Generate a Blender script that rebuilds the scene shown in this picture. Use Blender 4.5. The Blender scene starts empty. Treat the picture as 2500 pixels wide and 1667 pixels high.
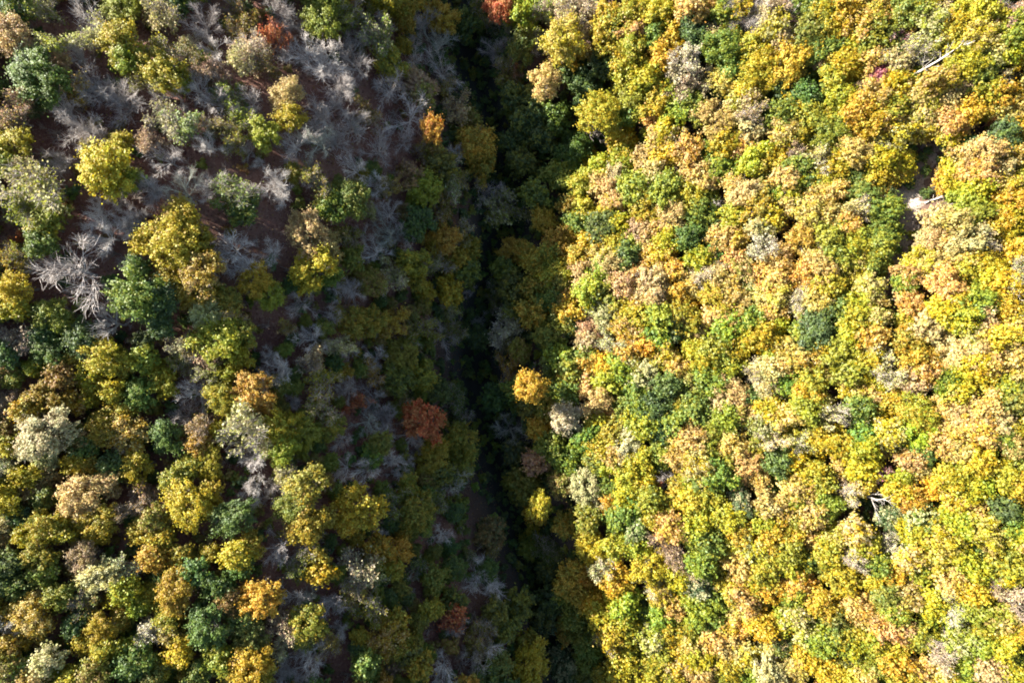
import bpy, math, random
import numpy as np

C = bpy.context.scene.collection
SC = bpy.context.scene

# ------------------------------------------------------------------ camera, light, exposure
CAM_H = 138.0
cam_d = bpy.data.cameras.new("camera"); cam = bpy.data.objects.new("camera", cam_d); C.objects.link(cam)
cam.location = (0, 0, CAM_H); cam.rotation_euler = (0, 0, 0)
cam_d.sensor_width = 36.0; cam_d.lens = 24.0            # 1.5 m of width per metre of depth
cam_d.clip_start = 0.5; cam_d.clip_end = 3000
SC.camera = cam

SUN_EL, SUN_DOWN = math.radians(25), math.radians(24)   # light comes from the photo's left, a little from above
world = bpy.data.worlds.new("World"); SC.world = world; world.use_nodes = True
nt = world.node_tree
sky = nt.nodes.new("ShaderNodeTexSky"); sky.sky_type = 'NISHITA'; sky.sun_disc = False
sky.sun_elevation = SUN_EL; sky.sun_rotation = math.radians(270) + SUN_DOWN
bg = nt.nodes["Background"]; bg.inputs["Strength"].default_value = 0.06
nt.links.new(sky.outputs[0], bg.inputs["Color"])
sd = bpy.data.lights.new("sun", 'SUN'); sd.energy = 5.0; sd.angle = math.radians(0.5); sd.color = (1.0, 0.96, 0.90)
sun = bpy.data.objects.new("sun", sd); C.objects.link(sun); sun.location = (-120, 60, 120)
from mathutils import Vector
ldir = Vector((math.cos(SUN_EL) * math.cos(SUN_DOWN), -math.cos(SUN_EL) * math.sin(SUN_DOWN), -math.sin(SUN_EL)))
sun.rotation_euler = ldir.to_track_quat('-Z', 'Y').to_euler()
SC.view_settings.view_transform = 'Standard'; SC.view_settings.look = 'None'
SC.view_settings.gamma = 1.0; SC.view_settings.exposure = 2.45
SC.cycles.max_bounces = 5; SC.cycles.diffuse_bounces = 3; SC.cycles.glossy_bounces = 1
SC.cycles.transmission_bounces = 3; SC.cycles.transparent_max_bounces = 4
SC.cycles.use_denoising = True; SC.cycles.filter_width = 1.85

# ------------------------------------------------------------------ materials
def new_mat(name):
    m = bpy.data.materials.new(name); m.use_nodes = True
    t = m.node_tree; t.nodes.clear()
    return m, t, t.nodes, t.links

def mixrgb(N, L, fac, a, b, mode='MIX'):
    n = N.new("ShaderNodeMix"); n.data_type = 'RGBA'; n.blend_type = mode
    for sock, v in ((n.inputs[0], fac), (n.inputs[6], a), (n.inputs[7], b)):
        if hasattr(v, 'is_linked'): L.new(v, sock)
        elif isinstance(v, (int, float)): sock.default_value = v
        else: sock.default_value = (*v, 1)
    return n.outputs[2]

def ramp(N, L, src, lo, hi):
    n = N.new("ShaderNodeMapRange"); n.interpolation_type = 'SMOOTHSTEP'
    n.inputs[1].default_value = lo; n.inputs[2].default_value = hi
    L.new(src, n.inputs[0]); return n.outputs[0]

def leaf_material(name, kind):
    """autumn leaves: two colours of one tree mixed by sprays, every leaf a little different"""
    m, t, N, L = new_mat(name)
    def attr(a, ty):
        n = N.new("ShaderNodeAttribute"); n.attribute_name = a; n.attribute_type = ty; return n
    a1 = attr("leaf_colour", kind); a2 = attr("turned_colour", kind)
    tone = attr("tone", 'GEOMETRY'); clump = attr("clump", 'GEOMETRY')
    k = ramp(N, L, clump.outputs["Fac"], 0.42, 0.74)
    col = mixrgb(N, L, k, a1.outputs["Color"], a2.outputs["Color"])
    hsv = N.new("ShaderNodeHueSaturation")
    def lin(src, mul, add):
        q = N.new("ShaderNodeMath"); q.operation = 'MULTIPLY_ADD'
        L.new(src, q.inputs[0]); q.inputs[1].default_value = mul; q.inputs[2].default_value = add
        return q.outputs[0]
    L.new(lin(tone.outputs["Fac"], 0.05, 0.475), hsv.inputs["Hue"])
    L.new(lin(tone.outputs["Fac"], 0.48, 0.77), hsv.inputs["Value"])
    L.new(lin(tone.outputs["Fac"], -0.14, 1.10), hsv.inputs["Saturation"])
    L.new(col, hsv.inputs["Color"])
    p = N.new("ShaderNodeBsdfPrincipled"); p.inputs["Roughness"].default_value = 0.55
    p.inputs["Specular IOR Level"].default_value = 0.4
    L.new(hsv.outputs[0], p.inputs["Base Color"])
    tr = N.new("ShaderNodeBsdfTranslucent"); L.new(hsv.outputs[0], tr.inputs["Color"])
    mx = N.new("ShaderNodeMixShader"); mx.inputs[0].default_value = 0.45
    L.new(p.outputs[0], mx.inputs[1]); L.new(tr.outputs[0], mx.inputs[2])
    o = N.new("ShaderNodeOutputMaterial"); L.new(mx.outputs[0], o.inputs[0])
    return m

LEAF = leaf_material("autumn_leaves", 'OBJECT')
LEAF_MASS = leaf_material("autumn_leaves_of_the_wood", 'GEOMETRY')

def bark_material():
    m, t, N, L = new_mat("bark")
    oi = N.new("ShaderNodeAttribute"); oi.attribute_name = "bark_colour"; oi.attribute_type = 'OBJECT'
    tc = N.new("ShaderNodeTexCoord")
    nz = N.new("ShaderNodeTexNoise"); nz.inputs["Scale"].default_value = 9; nz.inputs["Detail"].default_value = 4
    L.new(tc.outputs["Object"], nz.inputs["Vector"])
    k = ramp(N, L, nz.outputs[0], 0.35, 0.7)
    dark = mixrgb(N, L, 1.0, oi.outputs["Color"], (0.55, 0.52, 0.5), 'MULTIPLY')
    col = mixrgb(N, L, k, dark, oi.outputs["Color"])
    p = N.new("ShaderNodeBsdfPrincipled"); p.inputs["Roughness"].default_value = 0.85
    L.new(col, p.inputs["Base Color"])
    o = N.new("ShaderNodeOutputMaterial"); L.new(p.outputs[0], o.inputs[0])
    return m
BARK = bark_material()

def ground_material():
    m, t, N, L = new_mat("leaf_strewn_ground")
    g = N.new("ShaderNodeNewGeometry")
    def noise(s, d=6, r=0.6):
        n = N.new("ShaderNodeTexNoise"); n.inputs["Scale"].default_value = s; n.inputs["Detail"].default_value = d
        n.inputs["Roughness"].default_value = r; L.new(g.outputs["Position"], n.inputs["Vector"]); return n.outputs[0]
    c = mixrgb(N, L, ramp(N, L, noise(0.12), 0.38, 0.62), (0.12, 0.046, 0.032), (0.17, 0.08, 0.052))
    c = mixrgb(N, L, ramp(N, L, noise(2.2, 8, 0.75), 0.5, 0.66), c, (0.25, 0.145, 0.095))
    c = mixrgb(N, L, ramp(N, L, noise(4.5, 6, 0.8), 0.54, 0.68), c, (0.03, 0.018, 0.016))
    c = mixrgb(N, L, ramp(N, L, noise(9.0, 4, 0.8), 0.60, 0.72), c, (0.27, 0.19, 0.11))
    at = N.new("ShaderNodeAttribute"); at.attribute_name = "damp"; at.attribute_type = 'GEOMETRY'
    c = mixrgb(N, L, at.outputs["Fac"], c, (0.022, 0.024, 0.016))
    p = N.new("ShaderNodeBsdfPrincipled"); p.inputs["Roughness"].default_value = 0.95
    L.new(c, p.inputs["Base Color"])
    b = N.new("ShaderNodeBump"); b.inputs["Strength"].default_value = 0.6; b.inputs["Distance"].default_value = 0.12
    L.new(noise(5.0, 8, 0.75), b.inputs["Height"]); L.new(b.outputs[0], p.inputs["Normal"])
    o = N.new("ShaderNodeOutputMaterial"); L.new(p.outputs[0], o.inputs[0])
    return m

def dirt_material():
    m, t, N, L = new_mat("bare_dirt")
    g = N.new("ShaderNodeNewGeometry")
    def noise(s, d=6):
        n = N.new("ShaderNodeTexNoise"); n.inputs["Scale"].default_value = s; n.inputs["Detail"].default_value = d
        n.inputs["Roughness"].default_value = 0.7; L.new(g.outputs["Position"], n.inputs["Vector"]); return n.outputs[0]
    at = N.new("ShaderNodeAttribute"); at.attribute_name = "chalk"; at.attribute_type = 'GEOMETRY'
    c = mixrgb(N, L, ramp(N, L, noise(0.7), 0.4, 0.65), (0.15, 0.105, 0.08), (0.26, 0.20, 0.15))
    ad = N.new("ShaderNodeMath"); ad.operation = 'MULTIPLY_ADD'
    L.new(noise(0.9), ad.inputs[0]); ad.inputs[1].default_value = 0.9; 
    L.new(at.outputs["Fac"], ad.inputs[2])
    c = mixrgb(N, L, ramp(N, L, ad.outputs[0], 0.80, 1.15), c, (0.33, 0.265, 0.20))
    c = mixrgb(N, L, ramp(N, L, noise(3.0, 8), 0.52, 0.62), c, (0.07, 0.045, 0.036))
    p = N.new("ShaderNodeBsdfPrincipled"); p.inputs["Roughness"].default_value = 0.95
    L.new(c, p.inputs["Base Color"])
    b = N.new("ShaderNodeBump"); b.inputs["Strength"].default_value = 0.5; b.inputs["Distance"].default_value = 0.1
    L.new(noise(5.0, 8), b.inputs["Height"]); L.new(b.outputs[0], p.inputs["Normal"])
    o = N.new("ShaderNodeOutputMaterial"); L.new(p.outputs[0], o.inputs[0])
    return m

# ------------------------------------------------------------------ terrain: a V-shaped ravine
VY = np.array([-160, -95, -62, -53, -37, -25, -13, -1, 11.5, 24, 35, 52, 62, 95, 160], float)
VX = np.array([26, 16, 10.5, 7.5, 1.8, -2.2, -6.6, -7.4, -5.0, -1.8, -1.6, -6.8, -9.5, -13, -18], float)
SX = np.linspace(-160, 160, 641)
_v = np.interp(SX, VY, VX); _k = np.exp(-np.linspace(-3, 3, 41) ** 2); _k /= _k.sum()
_v = np.convolve(np.pad(_v, 20, 'edge'), _k, 'valid')
def valley_x(y): return np.interp(y, SX, _v)
def softplus(t, w): return w * np.logaddexp(0, t / w)
STEEP, UPPER, RIGHT, GULLY = 1.0, 0.25, 0.42, 6.0
def terrain(x, y):
    x = np.asarray(x, float); y = np.asarray(y, float)
    s = x - valley_x(y)
    brk = np.interp(y, [-80, -50, -35, -15, 8, 30, 42, 52, 70], [32, 31, 29.5, 27.8, 27.5, 27.5, 26, 21, 20])    # the steep bank is wider towards the lower end
    added_shelf = 9.0 * np.exp(-((y - 8.0) / 24.0) ** 2)                 # level shelf added below the sunny slope to soften the shadow edge
    left = STEEP * softplus(-s, 1.5) - (STEEP - UPPER) * softplus(-s - brk, 4.0)
    right = RIGHT * softplus(s - added_shelf, 1.5 + 0.25 * added_shelf)
    z = left + right - (GULLY + 3.0 / (1 + np.exp((y - 2.0) / 4.0))) * np.exp(-(s / 5.5) ** 2)
    z = z - 11.0 * np.exp(-((x - 13.0) / 8.5) ** 2 - ((y - 42.0) / 11.0) ** 2)      # a side gully on the sunny bank, deepened to put its crowns in shade
    w = 1 - np.exp(-(s / 12.0) ** 2)
    z = z + w * (0.9 * np.sin(x * 0.11 + 1.3 * np.sin(y * 0.07)) + 0.8 * np.sin(y * 0.13 + 0.8 * np.sin(x * 0.09 + 2)) + 0.25 * np.sin(x * 0.47 + y * 0.36))
    return z

def mesh_object(name, verts, faces, mat, parent=None):
    me = bpy.data.meshes.new(name)
    verts = np.ascontiguousarray(verts, np.float32); faces = np.ascontiguousarray(faces, np.int32)
    nf, k = faces.shape
    me.vertices.add(len(verts)); me.vertices.foreach_set("co", verts.ravel())
    me.loops.add(nf * k); me.loops.foreach_set("vertex_index", faces.ravel())
    me.polygons.add(nf); me.polygons.foreach_set("loop_start", np.arange(0, nf * k, k, dtype=np.int32))
    me.update(calc_edges=True)
    me.materials.append(mat)
    o = bpy.data.objects.new(name, me); C.objects.link(o)
    if parent: o.parent = parent
    return o

def face_attr(o, name, vals, ty='FLOAT', domain='FACE'):
    a = o.data.attributes.new(name, ty, domain)
    a.data.foreach_set("value" if ty == 'FLOAT' else "color", np.ascontiguousarray(vals, np.float32).ravel())

# ground: one sheet that runs to the horizon, fine under the picture and coarse beyond it
def axis(lo, hi, step, far):
    inner = np.arange(lo, hi + step / 2, step)
    outer = np.array([6, 14, 28, 50, 90, 160, 300, 600, 1000.0])
    return np.concatenate([lo - outer[::-1], inner, hi + outer])
gx = axis(-95, 95, 0.8, 0); gy = axis(-75, 75, 0.8, 0)
GX, GY = np.meshgrid(gx, gy)
def terrain_far(x, y):                                   # ridges level off beyond the picture
    z = terrain(np.clip(x, -110, 110), np.clip(y, -150, 150))
    return z
GZ = terrain_far(GX, GY)
V = np.stack([GX, GY, GZ], -1).reshape(-1, 3)
ny, nx = GX.shape
idx = np.arange(nx * ny).reshape(ny, nx)
F = np.stack([idx[:-1, :-1], idx[:-1, 1:], idx[1:, 1:], idx[1:, :-1]], -1).reshape(-1, 4)
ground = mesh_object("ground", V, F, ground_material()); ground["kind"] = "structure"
ground.data.polygons.foreach_set("use_smooth", np.ones(len(F), bool))
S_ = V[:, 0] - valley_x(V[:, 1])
damp = np.clip(np.exp(-((S_ + 1) / 9.0) ** 2) + 0.55 / (1 + np.exp(-(S_ - 4) / 3.0)), 0, 1)  # dark soil, with the ravine's shade painted into its colour
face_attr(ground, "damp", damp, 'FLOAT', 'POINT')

def place(px, py, r, lift=1.5):
    """photograph pixel (2500 wide) and crown radius in pixels -> point on the slope and radius in metres"""
    d = 110.0
    for _ in range(60):
        m = 1.5 * d / 2500
        x = (px - 1250) * m; y = (833.5 - py) * m; R = r * m
        d += 0.6 * ((CAM_H - float(terrain(x, y)) - lift * R) - d)
    return x, y, float(terrain(x, y)), R

# ------------------------------------------------------------------ the survey
# every tree of the photograph, plus dark crowns added for shaded gaps: x y radius kind+colours in one of nine survey sheets
# kinds: L rounded leafy, K lumpy leafy, S half bare, B bare, D tall bare white stem
SHEETS = {
(0, 0): """
110 60 120 Ldl;280 50 100 Slc;30 80 60 Sdc;80 130 60 Lob;600 130 150 Bw;620 225 110 Scl;850 80 130 Llv;1090 90 150 Scl;1250 40 75 Ldg;1370 150 130 Bg;1600 80 140 Svb;1650 190 120 Svb;1880 60 120 Bg;1980 120 110 Bg
2200 150 140 Klg@lime;2310 40 80 Llv;1870 255 105 Sr@rust;90 230 140 Lpt@corner_tan;220 330 90 Slc;310 300 110 Slc;1440 310 110 Bw;1290 290 90 Scb;1690 340 130 Sct;1900 330 85 Bw;2070 370 110 Bw;2220 340 120 Bw;2200 450 120 Bw;2290 560 120 Bg
810 320 150 Lyv@yellow_pair;880 410 110 Llv;1100 340 120 Svy;1100 490 150 Lyv@ravine_yellow;1230 560 90 Lvy;960 560 100 Svl;510 380 75 Bw;310 540 200 Kgd@big_green_top;200 470 130 Ldg;230 720 90 Ldg;430 440 65 Ltp;510 600 110 Sob;640 600 130 Bg;730 580 90 Bg;820 700 140 Bg
1250 430 120 Sbv;1450 480 110 Stb;1620 420 120 Scv;1780 440 120 Sbv;1950 640 110 Kpt@tan_pair;2000 810 105 Kyv@mustard;1160 620 110 Bw;1320 600 110 Bw;1470 680 130 Bg;1560 620 110 Sgv;1700 690 110 Bg;1650 780 100 Slv;1810 920 110 Llv;2170 780 120 Bg;2300 700 90 Bg
140 700 110 Stv;80 800 110 Svt;400 740 120 Bg;530 850 140 Bg;640 960 110 Bg;1130 830 130 Scv;1250 880 140 Svc;1000 950 110 Stb;1100 1080 140 Bg;1470 880 100 Sbv;1410 980 90 Bw;1600 960 110 Svb;1680 1010 80 Bg;2000 980 150 Bg;2150 950 130 Bm;2260 950 110 Bg
90 1000 150 Kyv@edge_yellow;60 1130 95 Llg;370 1090 110 Bg;720 1150 180 Kyl@bright_lumpy;640 1030 65 Kyo;830 980 85 Kyo;860 1240 110 Llv;170 1190 120 Stv;250 1290 200 Svc@grey_olive;90 1350 120 Scv;160 1470 150 Svl;340 1490 120 Llv;1200 1300 145 Bm@mossy_bare;1010 1290 100 Bg;1440 1280 110 Bw
1640 1310 160 Sgv@green_bare;1680 1430 120 Ldv;1870 1250 110 Bw;1920 1340 90 Bw;2005 1190 65 Lvo;2080 1190 100 Bg;2200 1260 130 Svb;1770 1110 60 Bw;2290 1400 120 Lgl;630 1480 120 Bw;900 1510 110 Bw;1300 1500 130 Koy;760 1370 80 Bg
""",
(830, 0): """
60 80 130 Svl;180 120 90 Svb;320 20 120 Lyv;450 40 140 Lov;280 170 110 Bg;560 130 100 Bg;440 165 80 Lov;665 140 125 Koy@top_gold;490 230 90 Bg;640 285 120 Bm;490 400 85 Bw@white_antlers;240 270 140 Svt;340 420 120 Lvy;430 320 65 Lov;90 230 90 Bg;50 330 110 Bg;100 430 130 Bg;700 460 130 Bw@white_fan
710 590 90 Svb;545 570 120 Ktp@pink_dome;570 670 95 Lvt;330 590 120 Bg;50 590 70 Bw;780 740 125 Stp@pink_twigs;880 830 95 Lvb;615 890 90 Kxr@small_orange;450 790 165 Bw@big_white_fan;220 800 110 Svb;60 850 120 Bg;420 960 90 Bg;590 1010 120 Svb;240 1020 130 Bg;80 1150 110 Bw;910 1010 145 Lov@rust_gold;980 1150 120 Lvo;800 1070 80 Bw
700 1120 110 Lvd;830 1200 90 Slv;240 1270 80 Bw;320 1300 90 Sbo;570 1310 125 Llv@lime_dome;480 1190 100 Stv;720 1290 120 Svc;80 1370 130 Lgv;180 1420 80 Svc;310 1450 100 Bg;690 1440 120 Svb;980 1290 110 Bg;1080 1420 170 Svc@speckled_dome;560 1500 100 Ldg
850 150 110 Ldv;960 40 100 Svd;1000 150 90 Svd;1070 330 90 Bg;1160 280 70 Bg;1240 330 100 Lgv;1110 480 110 Svb;1210 500 65 Sbr;1320 300 70 Bw;1300 210 90 Svl;1090 50 110 Krp@salmon;1230 20 85 Krp;1255 115 115 Lly;1160 140 70 Scl;1390 70 100 Slc
1500 270 145 Kyp@gold_tower;1560 380 110 Kyo;1405 540 110 Kpy@gold_twin;1350 670 85 Lvg;1700 560 110 Ldg@blue_green;1660 640 80 Lgv;1800 440 100 Ldg;1740 800 150 Lyl@round_yellow;1850 690 80 Lly;1450 850 115 Lgd;1190 660 90 Ldv;1270 790 120 Ldv;1200 1000 120 Ldv;1240 1120 100 Lvd;1380 930 100 Ldv
1580 1060 130 Lgd;1680 1090 75 Lyl;1770 1150 80 Lly;1930 900 75 Lob;1930 1010 105 Lyo;1930 1090 95 Lly;1890 1200 90 Scp;1870 1320 110 Kpo;1850 1410 90 Lyo;1660 1250 110 Lly;1500 1230 120 Lvg;1340 1350 100 Lvd;1650 1440 90 Lyo;1560 1420 80 Lov;1400 1500 90 Koy@amber;1620 1530 85 Lgl;1790 1470 65 Lyl;1900 1530 90 Lly
1880 835 75 Ldv;1860 690 70 Ldg;1520 40 120 Stc;1620 140 120 Stc;1650 30 110 Scb;1590 70 110 Scb;1700 180 100 Scp;1830 110 90 Lyo;1800 230 100 Lyo;1850 330 100 Lly;2000 70 110 Lly;2010 200 110 Lpy;2080 110 85 Lyl;2180 90 110 Lyl;2020 330 110 Lly;2150 250 85 Lgl;2250 290 100 Lyo;2200 400 100 Lyo;1960 450 100 Lly;2080 470 90 Lyl;1940 570 100 Lly;2060 570 110 Lyl;2200 620 120 Lly;2000 690 110 Lvl;2150 720 110 Lyl;1960 790 100 Lgl
2230 780 80 Lly;2310 450 110 Scw;2310 610 100 Stc;2310 950 80 Stb;2170 970 85 Kpo;2220 1060 100 Kyo;2320 1060 80 Lop;2140 1180 85 Kpt;2200 1310 115 Llg;2130 1360 95 Lyg;2080 1440 100 Lly;2260 1490 105 Kpt@peach_ball;2150 1510 80 Lyl;2050 1260 70 Ldv
""",
(1660, 0): """
70 70 100 Lpo;170 50 80 Lpy;70 210 100 Ldg@teal;20 290 60 Lly;200 260 80 Lpt;70 330 90 Bw;60 450 110 Scw@white_twigs;90 590 110 Stc@pale_pink;300 100 90 Lvy;400 60 80 Lyo;460 140 140 Bg@grey_thin;560 60 120 Bg;300 150 105 Bg;420 125 105 Bw;560 150 100 Sct;650 60 100 Stc;300 330 140 Lgl@fresh_green;370 280 75 Lyl;340 460 120 Lgv;480 330 90 Lly;630 190 100 Lyc;720 160 110 Dw
560 450 150 Lyl;780 400 150 Koy@gold_crown;700 290 80 Lpt;860 60 90 Lgl;950 120 110 Lyl;1000 220 130 Lyl;1010 330 110 Lgl;1130 100 110 Lyl;1130 20 80 Lgl;1240 20 70 Lpt;1240 220 110 Lyp;1300 140 90 Lyg;1430 150 90 Lop;1530 90 110 Lgv;1600 30 90 Lly;1660 40 90 Lly;1720 120 110 Llc;1800 110 90 Lcy;1880 190 120 Lyv
1480 275 75 Smt;1480 330 70 Lgd;1340 505 85 Km@magenta;1290 545 55 Lpm;1480 410 100 Lpt;1380 370 80 Lcy;1300 410 90 Lpy;1590 350 85 Lcy;1700 420 170 Dw@long_white;1680 310 110 Lcy;1950 60 100 Lyl;2080 60 110 Lyo;2140 130 80 Lyo;2260 130 100 Stb;2290 30 80 Bg;2250 230 110 Llg;2230 340 100 Lly;2290 410 80 Lyo;2000 250 130 Lyp;1850 300 120 Lyv;2080 310 100 Lpy;1950 420 130 Lyv;2120 410 100 Llc
1110 440 95 Lyo;1040 530 100 Lyg;960 420 65 Lbt;850 580 70 Bg;660 600 80 Ldg;830 650 95 Lgd;270 570 90 Lpo;350 510 60 Lpt;520 600 100 Lyp;430 650 90 Lyl;60 720 90 Lvg;250 660 60 Ldg;240 820 140 Kpy@peach_round;490 780 110 Lcl;500 900 120 Lpc;410 700 90 Llc;680 790 100 Lgl;770 740 90 Lyv;870 810 110 Lvy;1070 680 90 Lyl;1110 650 60 Ldg;1210 600 60 Stb
1330 650 110 Lop;1250 740 110 Lyo;1420 760 100 Lvy;1490 700 90 Lop;1600 620 110 Lpy;1760 560 110 Lyp;1830 660 120 Lpt;1920 580 90 Lpt;1700 730 130 Lyp;1620 820 110 Lpo;1850 850 110 Lpo;1740 900 120 Lyp;1960 760 90 Lyo;2200 540 85 Lct;2080 640 90 Lly;2150 650 110 Lyo;2300 740 80 Lop;2300 630 60 Lyo;1040 930 130 Llg@lime_mound;760 920 110 Lvy;700 900 100 Lpo;1140 800 90 Lly;1030 820 80 Lyl
1400 830 90 Lpo;1300 860 110 Lyo;1470 930 110 Lyc;1380 980 80 Lcy;1600 900 110 Lyp;790 1010 95 Stp;870 1050 70 Lyp;990 1080 130 Lcy;1030 1060 60 Dw;1200 1060 110 Lpo;1290 1010 80 Lpy;1100 1130 100 Lyl;280 1010 100 Lyv;200 1060 85 Llg;420 1020 100 Lpo;490 1090 110 Lyl;630 1110 110 Lyl;60 1050 110 Lop;70 1160 90 Lpo;300 1140 120 Llg;680 1220 110 Lpo;800 1150 100 Lgl;750 1300 100 Lyl;870 1250 80 Lgd
440 1330 110 Kpc@peach_antler;455 1230 70 Dw;100 1330 110 Lyl;60 1250 60 Scg;130 1440 120 Lgl;350 1270 80 Lpo;540 1430 110 Lvy;370 1480 110 Lly;600 1510 100 Lyl;260 1420 75 Bg;20 1490 60 Ldg;940 1350 100 Lop;1060 1300 80 Lpo;1220 1330 110 Lgv;1310 1270 100 Lyp;1430 1210 90 Loy;1560 1110 110 Lyo;1460 1090 100 Lyo;1640 1120 80 Lyo;1380 1390 70 Lop;1240 1420 100 Lcy;1260 1450 90 Dw
1000 1470 90 Lpo;850 1480 110 Lpy;1130 1530 90 Lop;1440 1470 115 Lgl@path_green;1430 1290 70 Ldg;1830 1000 55 Ldg;1960 980 55 Ldg;2200 900 110 Ldg@grey_green;2150 830 60 Srp;2290 880 80 Lyo;1940 930 45 Srp;2090 1040 110 Lpo;2060 1100 130 Dw@white_fork;1920 1060 110 Lpo;1850 1190 110 Lyo;2020 1190 120 Lpy;2180 1160 110 Lpc;2290 1080 90 Lop;1790 1260 75 Loy;1990 1300 100 Lly;2200 1280 110 Lyp;2280 1390 110 Lyo;2080 1390 120 Lly
1920 1380 90 Llv;1820 1450 75 Lcv;1710 1510 100 Lpt;1850 1530 110 Lpo;2000 1490 110 Lvl;2150 1510 110 Lyo
""",
(0, 550): """
150 90 70 Srb;300 130 105 Lgd;60 200 110 Svy;140 210 90 Svl;330 20 100 Lyv;690 70 140 Bw@white_star;870 20 110 Bg;860 270 85 Bg;470 310 235 Bg@giant_bare;1170 80 190 Kyo@golden_giant;1250 220 120 Kyo;1010 120 100 Kyo;1390 90 120 Lvy;1390 330 160 Kot@golden_tail;1160 370 110 Kob;1330 470 120 Kob;1520 510 120 Lvo
930 470 180 Kgl@big_green;1090 520 160 Kdg;960 290 85 Kgd;780 400 70 Lgd;1560 170 160 Bw@grey_spray;1640 290 110 Bw;1830 190 110 Bw;2100 60 160 Kpt@tan_giant;2240 160 110 Kpb;2130 290 160 Kyl@lime_yellow;2240 340 100 Lgv;1740 390 120 Koy;1850 470 110 Llv;1480 790 170 Kly@chartreuse;1410 630 110 Kcy;1560 640 120 Scy;1650 750 110 Lvo
110 420 115 Kyo@edge_gold;50 500 90 Lyo;120 560 100 Lyv;30 610 60 Lgv;350 610 120 Llg;450 680 80 Llv;560 760 130 Ldg@dark_green;300 740 90 Ldg;320 880 130 Lgd;260 970 75 Lly;110 770 130 Stw@pink_white;60 880 95 Ldg;740 680 130 Bw@fan_bare;700 570 60 Bg;990 790 75 Ldg;1120 690 90 Ldg;1070 750 55 Srb;900 800 60 Sbr
710 910 145 Kyl@yellow_lumps;840 930 110 Lvy;730 820 80 Kyl;630 1020 100 Lly;520 920 80 Lov;450 1020 100 Kbo;700 1070 75 Lyo;1000 910 100 Lvy;1060 960 70 Lyl;1140 1080 90 Lly;1560 1030 80 Lly@small_lime;1640 900 95 Lyo;1210 840 90 Scb;1430 900 130 Stc;1340 830 90 Sbt;1250 920 90 Svb;1420 1010 90 Svc;1700 1150 150 Kxp@orange_star;1680 1040 60 Lob;1520 1180 115 Lvy
1830 880 70 Bg;1920 990 90 Bw;1820 1030 90 Bg;2030 530 110 Bg;2240 600 110 Bg;2120 780 120 Bw;2250 820 110 Scv;2120 930 110 Scb;2330 450 80 Bg;1960 720 75 Svb;2200 1080 140 Svy;2190 1270 135 Svt@brown_twigs;2290 930 70 Ldg;1300 1170 125 Bw@claw;1250 1320 100 Bg;1370 1400 115 Sbt;1680 1390 200 Scl@cream_giant;1790 1500 100 Scb;1380 1500 90 Lob;1500 1400 70 Lyv
310 1440 190 Kct@cream_lumps;100 1050 80 Lvg;50 980 80 Lbv;330 1180 130 Kov;220 1250 100 Lov;510 1200 95 Kyc;620 1180 70 Lyl;780 1130 90 Lyl;960 1150 110 Lgv;780 1300 110 Lov;690 1380 110 Kob;880 1430 145 Koc@gold_tips;840 1520 90 Scw;1150 1430 120 Lgd;560 1440 90 Lbg;600 1510 95 Lgd;60 1180 90 Stb;40 1270 90 Spt;80 1370 85 Lvb;80 1490 100 Lyv
1890 1380 115 Lly;1990 1360 100 Kyl@yellow_knot;1920 1470 110 Lly;2080 1440 130 Lvl;2230 1390 120 Lvo;1940 1550 115 Kly;2330 1460 80 Bg;2330 1130 60 Bg;1990 1210 60 Bg
""",
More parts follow.
